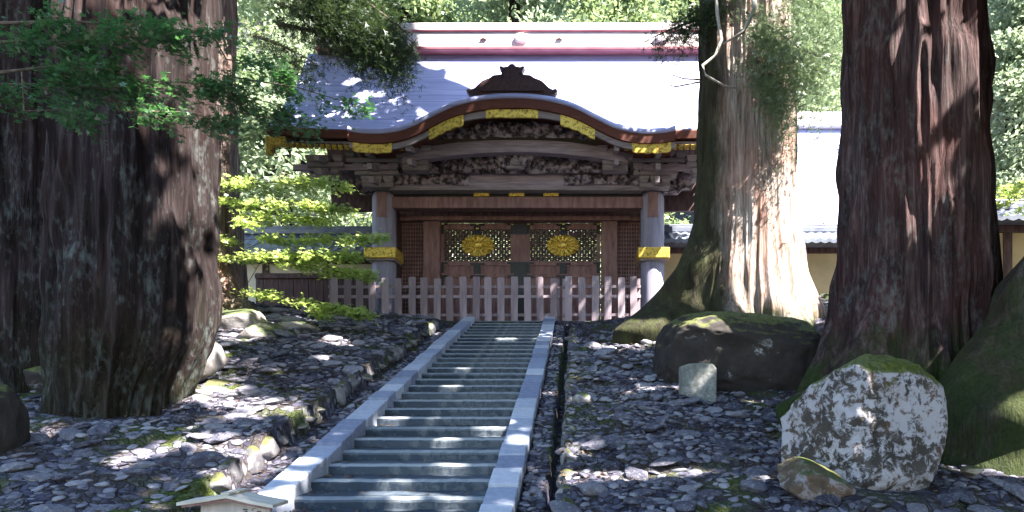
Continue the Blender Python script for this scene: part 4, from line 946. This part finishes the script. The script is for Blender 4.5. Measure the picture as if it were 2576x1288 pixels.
# ------------------------------------------------------------------ picket fences
def fence(label, px0, px1, py_t, Y, group="weathered picket fences in front of the gate"):
    x0, x1 = (px0 - HX) / F * Y, (px1 - HX) / F * Y
    e = empty("picket_fence", ((x0 + x1) / 2, Y, ZT)); tag(e, label, "fence", group)
    n = max(2, round((x1 - x0) / .33)); sp = (x1 - x0) / n; rr = random.Random(int(px0)); pm = None
    zt = (HY - py_t) / F * Y
    for i in range(n):
        x = x0 + sp * (i + .5)
        if pm is None:
            m = MB(); m.prism_y([(x - .088, ZT - .05), (x + .088, ZT - .05), (x + .088, zt - .012), (x + .07, zt), (x - .07, zt), (x - .088, zt - .012)], Y - .045, Y - .018)
            pm = m.build("picket", M['picket'], e, origin=(x, Y, ZT))
        else: clone(pm, e, (x + rr.uniform(-.018, .018), Y + rr.uniform(-.006, .006), ZT + rr.uniform(-.035, .02)), rot=(0, R(rr.uniform(-.9, .9)), 0))
    for z in (3.08, 2.83, 2.36):
        m = MB(); m.box((x0, Y - .015, z - .035), (x1, Y + .03, z + .035)); m.build("rail", M['picket'], e)
    for x in (x0 + .06, x1 - .06):
        m = MB(); m.box((x - .05, Y + .032, ZT - .05), (x + .05, Y + .12, zt - .05)); m.build("post", M['picket'], e)
fence("long picket fence running past the left column and across the gate doors", 826, 1408, 698, 17.25)
fence("picket fence between the door centre and the right column", 1414, 1612, 695, 17.2)

# ------------------------------------------------------------------ walls
def tiled_wall(name, label, x0, x1, Y, zg, ze, zr, plaster, run=.75, bays=1.9, lower=True):
    e = empty(name, ((x0 + x1) / 2, Y, zg)); tag(e, label, "wall")
    m = MB(); m.box((x0, Y - .12, zg - .3), (x1, Y + .12, ze)); wl = m.build("wall_panel", M[plaster], e)
    n = max(1, round((x1 - x0) / bays))
    for i in range(n + 1):
        x = x0 + (x1 - x0) * i / n; m = MB(); m.box((x - .09, Y - .16, zg - .3), (x + .09, Y + .16, ze)); m.build("post", M['darkwood'], e)
    m = MB(); m.box((x0, Y - .20, ze - .16), (x1, Y + .20, ze)); m.build("top_rail", M['darkwood'], e)
    if lower:
        m = MB(); m.box((x0, Y - .18, zg + .55), (x1, Y - .12, zg + .65)); m.build("lower_rail", M['darkwood'], e)
    m = MB(); pitch = .24; k = int((x1 - x0) / pitch)
    for sgn in (-1, 1):
        cols = [x0 + i * pitch / 4 for i in range(k * 4 + 1)]
        rows = []
        for t in np.linspace(0, 1, 6):
            rows.append([(x, Y + sgn * run * (1 - t), ze + .05 + (zr - ze) * (t * .8 + .2 * t * t) + (.045 if i % 4 == 0 else (.015 if i % 4 in (1, 3) else 0))) for i, x in enumerate(cols)])
        rows.insert(0, [(x, y, z - .10) for x, y, z in rows[0]]); rows.insert(0, [(x, Y + sgn * .2, ze - .005) for x, y, z in rows[0]])
        m.strip(rows)
    rf = m.build("roof", M['tile'], e)
    m = MB(); m.box((x0, Y - .14, zr), (x1, Y + .14, zr + .16)); m.box((x0, Y - .09, zr + .16), (x1, Y + .09, zr + .24)); m.build("ridge", M['tile'], rf, bevel=.02)
    return e
tiled_wall("plaster_wall", "cream wall with dark posts and blue tiled roof left of the gate", -14, AX - 3.9, 19.4, ZT, 4.25, 4.95, 'plaster_pale', run=.9)
tiled_wall("plaster_wall", "yellow plaster wall with tiled roof behind the sunlit cedar", AX + 3.9, 8.3, 19.4, ZT, 4.55, 5.0, 'plaster', run=.9)
tiled_wall("plaster_wall", "yellow wall with brown eave at the right edge of the picture", 8.75, 13, 14.8, 2.0, 3.95, 4.30, 'plaster', run=.7, bays=.62)
# dark board screen between left wall and column
e = empty("board_screen", (-6.9, 18.9, ZT)); tag(e, "dark board screen in the shade left of the left column", "screen")
for i in range(19):
    m = MB(); x = -8.95 + i * .21; m.box((x, 18.86 + .01 * (i % 2), ZT), (x + .2, 18.9 + .01 * (i % 2), 3.75)); m.build("board", M['darkwood'], e)
m = MB(); m.box((-8.95, 18.8, 3.6), (-4.98, 18.855, 3.72)); m.build("rail", M['darkwood'], e)
# hall added so its pale roof stands in for white glare behind the wall
hall = empty("glare_hall", (9, 27, ZT)); tag(hall, "added pale roofed hall standing in for the white glare beyond the right wall", "building")
m = MB(); m.box((5.0, 24.4, ZT - .2), (17, 29.6, 6.2)); m.build("wall", M['plaster_pale'], hall)  # wall of the added glare hall
m = MB()
for sgn in (1, -1):
    m.strip([[(x, 27 - sgn * 4.0 * (1 - t), 5.8 + 5.4 * (.75 * t + .25 * t * t)) for x in np.linspace(4.2, 18, 20)] for t in np.linspace(0, 1, 14)])
    m.strip([[(x, 27 - sgn * 4.0, 5.8 - d) for x in (4.2, 18)] for d in (0, .2)] + [[(x, 27 - sgn * 2.6, 6.15) for x in (4.2, 18)]])
rf = m.build("roof", M['roofbark'], hall)  # roof of the added hall, stands in for the white glare
m = MB(); m.box((4.3, 26.7, 11.1), (17.9, 27.3, 11.7)); m.build("ridge", M['ridge'], rf, bevel=.05)

# ------------------------------------------------------------------ little roofed notice board
sg = empty("notice_board", P(592, 1500, 4.6)); tag(sg, "small pale wooden notice board with a gabled roof at the foot of the kerb", "sign")
Yb = 4.6; k = Yb / F
def sp(px, py): return ((px - HX) * k, (HY - py) * k)
m = MB(); bx0, bx1 = sp(508, 0)[0], sp(682, 0)[0]; apx = sp(592, 0)[0]
poly = [(bx0, sp(0, 1480)[1]), (bx1, sp(0, 1480)[1]), (bx1, sp(0, 1270)[1]), (apx, sp(0, 1252)[1]), (bx0, sp(0, 1268)[1])]
m.prism_y(poly, Yb - .015, Yb + .015); pn = m.build("panel", M['signwood'], sg)
m = MB(); yy = Yb - .0165
for (px, py, wd, hg, an) in ((620, 1281, 11, 3.2, .05), (622, 1286, 7, 2.5, -.1), (641, 1279, 9, 1.6, -.35), (638, 1283, 5, 1.5, .2), (700 - 0 - 6, 1287, 0.1, .1, 0), (655, 1286, 10, 3, .1)):
    x, z = sp(px, py); m.obox((x, yy, z), (wd * k / 2, .0015, hg * k / 2), ry=an)
m.build("brush_marks", M['ink'], pn)
m = MB()
for sx, tip in ((-1, 470), (1, 706)):
    a, b = sp(590, 1239), sp(tip, 1264 if sx > 0 else 1258); th = .022
    p = [(a[0], a[1]), ((a[0] * .5 + b[0] * .5), (a[1] + b[1]) / 2 - .004), b, (b[0], b[1] - th), ((a[0] + b[0]) / 2, (a[1] + b[1]) / 2 - .004 - th), (a[0], a[1] - th)]
    m.prism_y(p if sx < 0 else p[::-1], Yb - .12, Yb + .12)
rf = m.build("roof", M['signroof'], sg)
m = MB(); a = sp(590, 1239); m.box((a[0] - .03, Yb - .125, a[1] + .001), (a[0] + .03, Yb + .125, a[1] + .014)); m.build("ridge_strip", M['signroof'], rf)
m = MB()
for sx, tip in ((-1, 478), (1, 698)):
    a, b = sp(590, 1244), sp(tip, 1267 if sx > 0 else 1261); th = .02
    p = [(a[0], a[1] - .012), (b[0], b[1] - .012), (b[0], b[1] - .03), (a[0], a[1] - .034)]
    m.prism_y(p, Yb - .10, Yb - .085)
m.build("bargeboard", M['brown'], rf)
for x in (bx0 + .05, bx1 - .05):
    m = MB(); m.box((x - .02, Yb + .017, -1.75), (x + .02, Yb + .05, -.72)); m.build("post", M['signwood'], sg)

# ------------------------------------------------------------------ background trees
def back_tree(label, x, y, h, rad, seed, mat, leaf=.30, kind="cedar", n=70, per=330, group="trees behind the gate", hlo=.12):
    b = (x, y, float(ground_z(x, y)) - .3)
    e = empty("forest_tree", b); tag(e, label, "tree", group)
    trunk("trunk", b, [(0, 0, 0, .45), (h * .5, 0, 0, .3), (h, 0, 0, .05)], [(1, .4, .3, .5), (3.5, .4, .3, .5)], M['bark'], e, seed, 40, 30, .04)
    leaves("crown", QUAD, crown_points(b, h * hlo, h, rad, n, per, seed, width=1.3), None, leaf, mat, e, seed, flat=.4)
    return e
rg = random.Random(77); i = 0
BT = [(-15, 25, 15, 4.5, 'forest', "leafy green tree filling the gap above the left wall"), (-10.5, 24, 17, 4.5, 'forest_pale', "pale green tree left of the gate roof ridge"), (-6.5, 26, 20, 4.5, 'forest', "dark green tree rising behind the left half of the ridge"), (-2.5, 27, 21, 4.5, 'forest_pale', "light green tree behind the middle of the ridge"),
      (1.5, 26, 20, 4.5, 'forest', "green tree behind the ridge right of its middle crest"), (5.5, 32, 22, 5, 'forest', "dark tree over the right end of the ridge"), (10, 31, 22, 5, 'forest_pale', "hazy pale tree between the two right cedars"), (15, 26, 17, 5, 'forest_pale', "pale leafy tree right of the massive red cedar"), (19, 24, 17, 5, 'forest_pale', "pale tree at the far right edge"),
      (13, 20, 11, 3.5, 'forest_pale', "bushy green tree above the right edge wall"), (24, 29, 20, 5, 'forest_pale', "tall tree beyond the right edge"), (-20, 28, 20, 5, 'forest', "tall tree hidden partly by the left cedars")]
for (x, y, h, rad, mt, lab) in BT:
    i += 1; back_tree(lab, x, y, h, rad, 200 + i, M[mt], leaf=.15 if y < 22 else .23, per=900 if y < 22 else 420)
# the wooded hillside behind
xs_, ys_ = RNG.uniform(-55, 60, 5200), RNG.uniform(33, 85, 5200)
zz = ground_z(xs_, ys_)
cl = np.stack([xs_, ys_, zz + RNG.uniform(.5, 7, 5200)], 1)
pts = np.repeat(cl, 26, 0) + RNG.normal(size=(5200 * 26, 3)) * np.array([.9, .9, .8])
o = leaves("hillside_woods", QUAD, pts, None, .55, M['forest'], None, 3, flat=.4); tag(o, "dense green woods covering the hillside behind the gate", "woods", None, 'stuff')
# low bushes seen through the pierced doors and beside the gate
for j, (x, y, rd, h, lab) in enumerate([(-3.5, 23.5, 1.5, 3.6, "sunlit bush seen through the left door lattice"), (-.2, 23.8, 1.6, 3.4, "sunlit bush seen through the right door lattice"), (-8.2, 22.0, 1.3, 4.2, "leafy shrub behind the roof of the left wall"), (-10.8, 21.8, 1.5, 4.0, "shrub behind the left wall beside the rear cedar")]):
    e = empty("garden_shrub", (x, y, ZT)); tag(e, lab, "shrub", "shrubs behind the gate")
    ng = np.random.default_rng(400 + j); c = ng.normal(size=(60, 3)); c /= np.linalg.norm(c, axis=1)[:, None]; c = c * ng.uniform(.5, 1, 60)[:, None] * np.array([rd, rd, h / 2]) + np.array([x, y, ZT + h / 2])
    leaves("foliage", QUAD, np.repeat(c, 60, 0) + ng.normal(size=(3600, 3)) * .22, None, .16, M['forest_pale'], e, j, flat=.4)
    m = MB(); m.tube([(x, y, ZT - .2), (x + .1, y, ZT + h * .4), (x, y + .1, ZT + h * .8)], [.07, .05, .02], 7); m.build("stem", M['twig'], e)
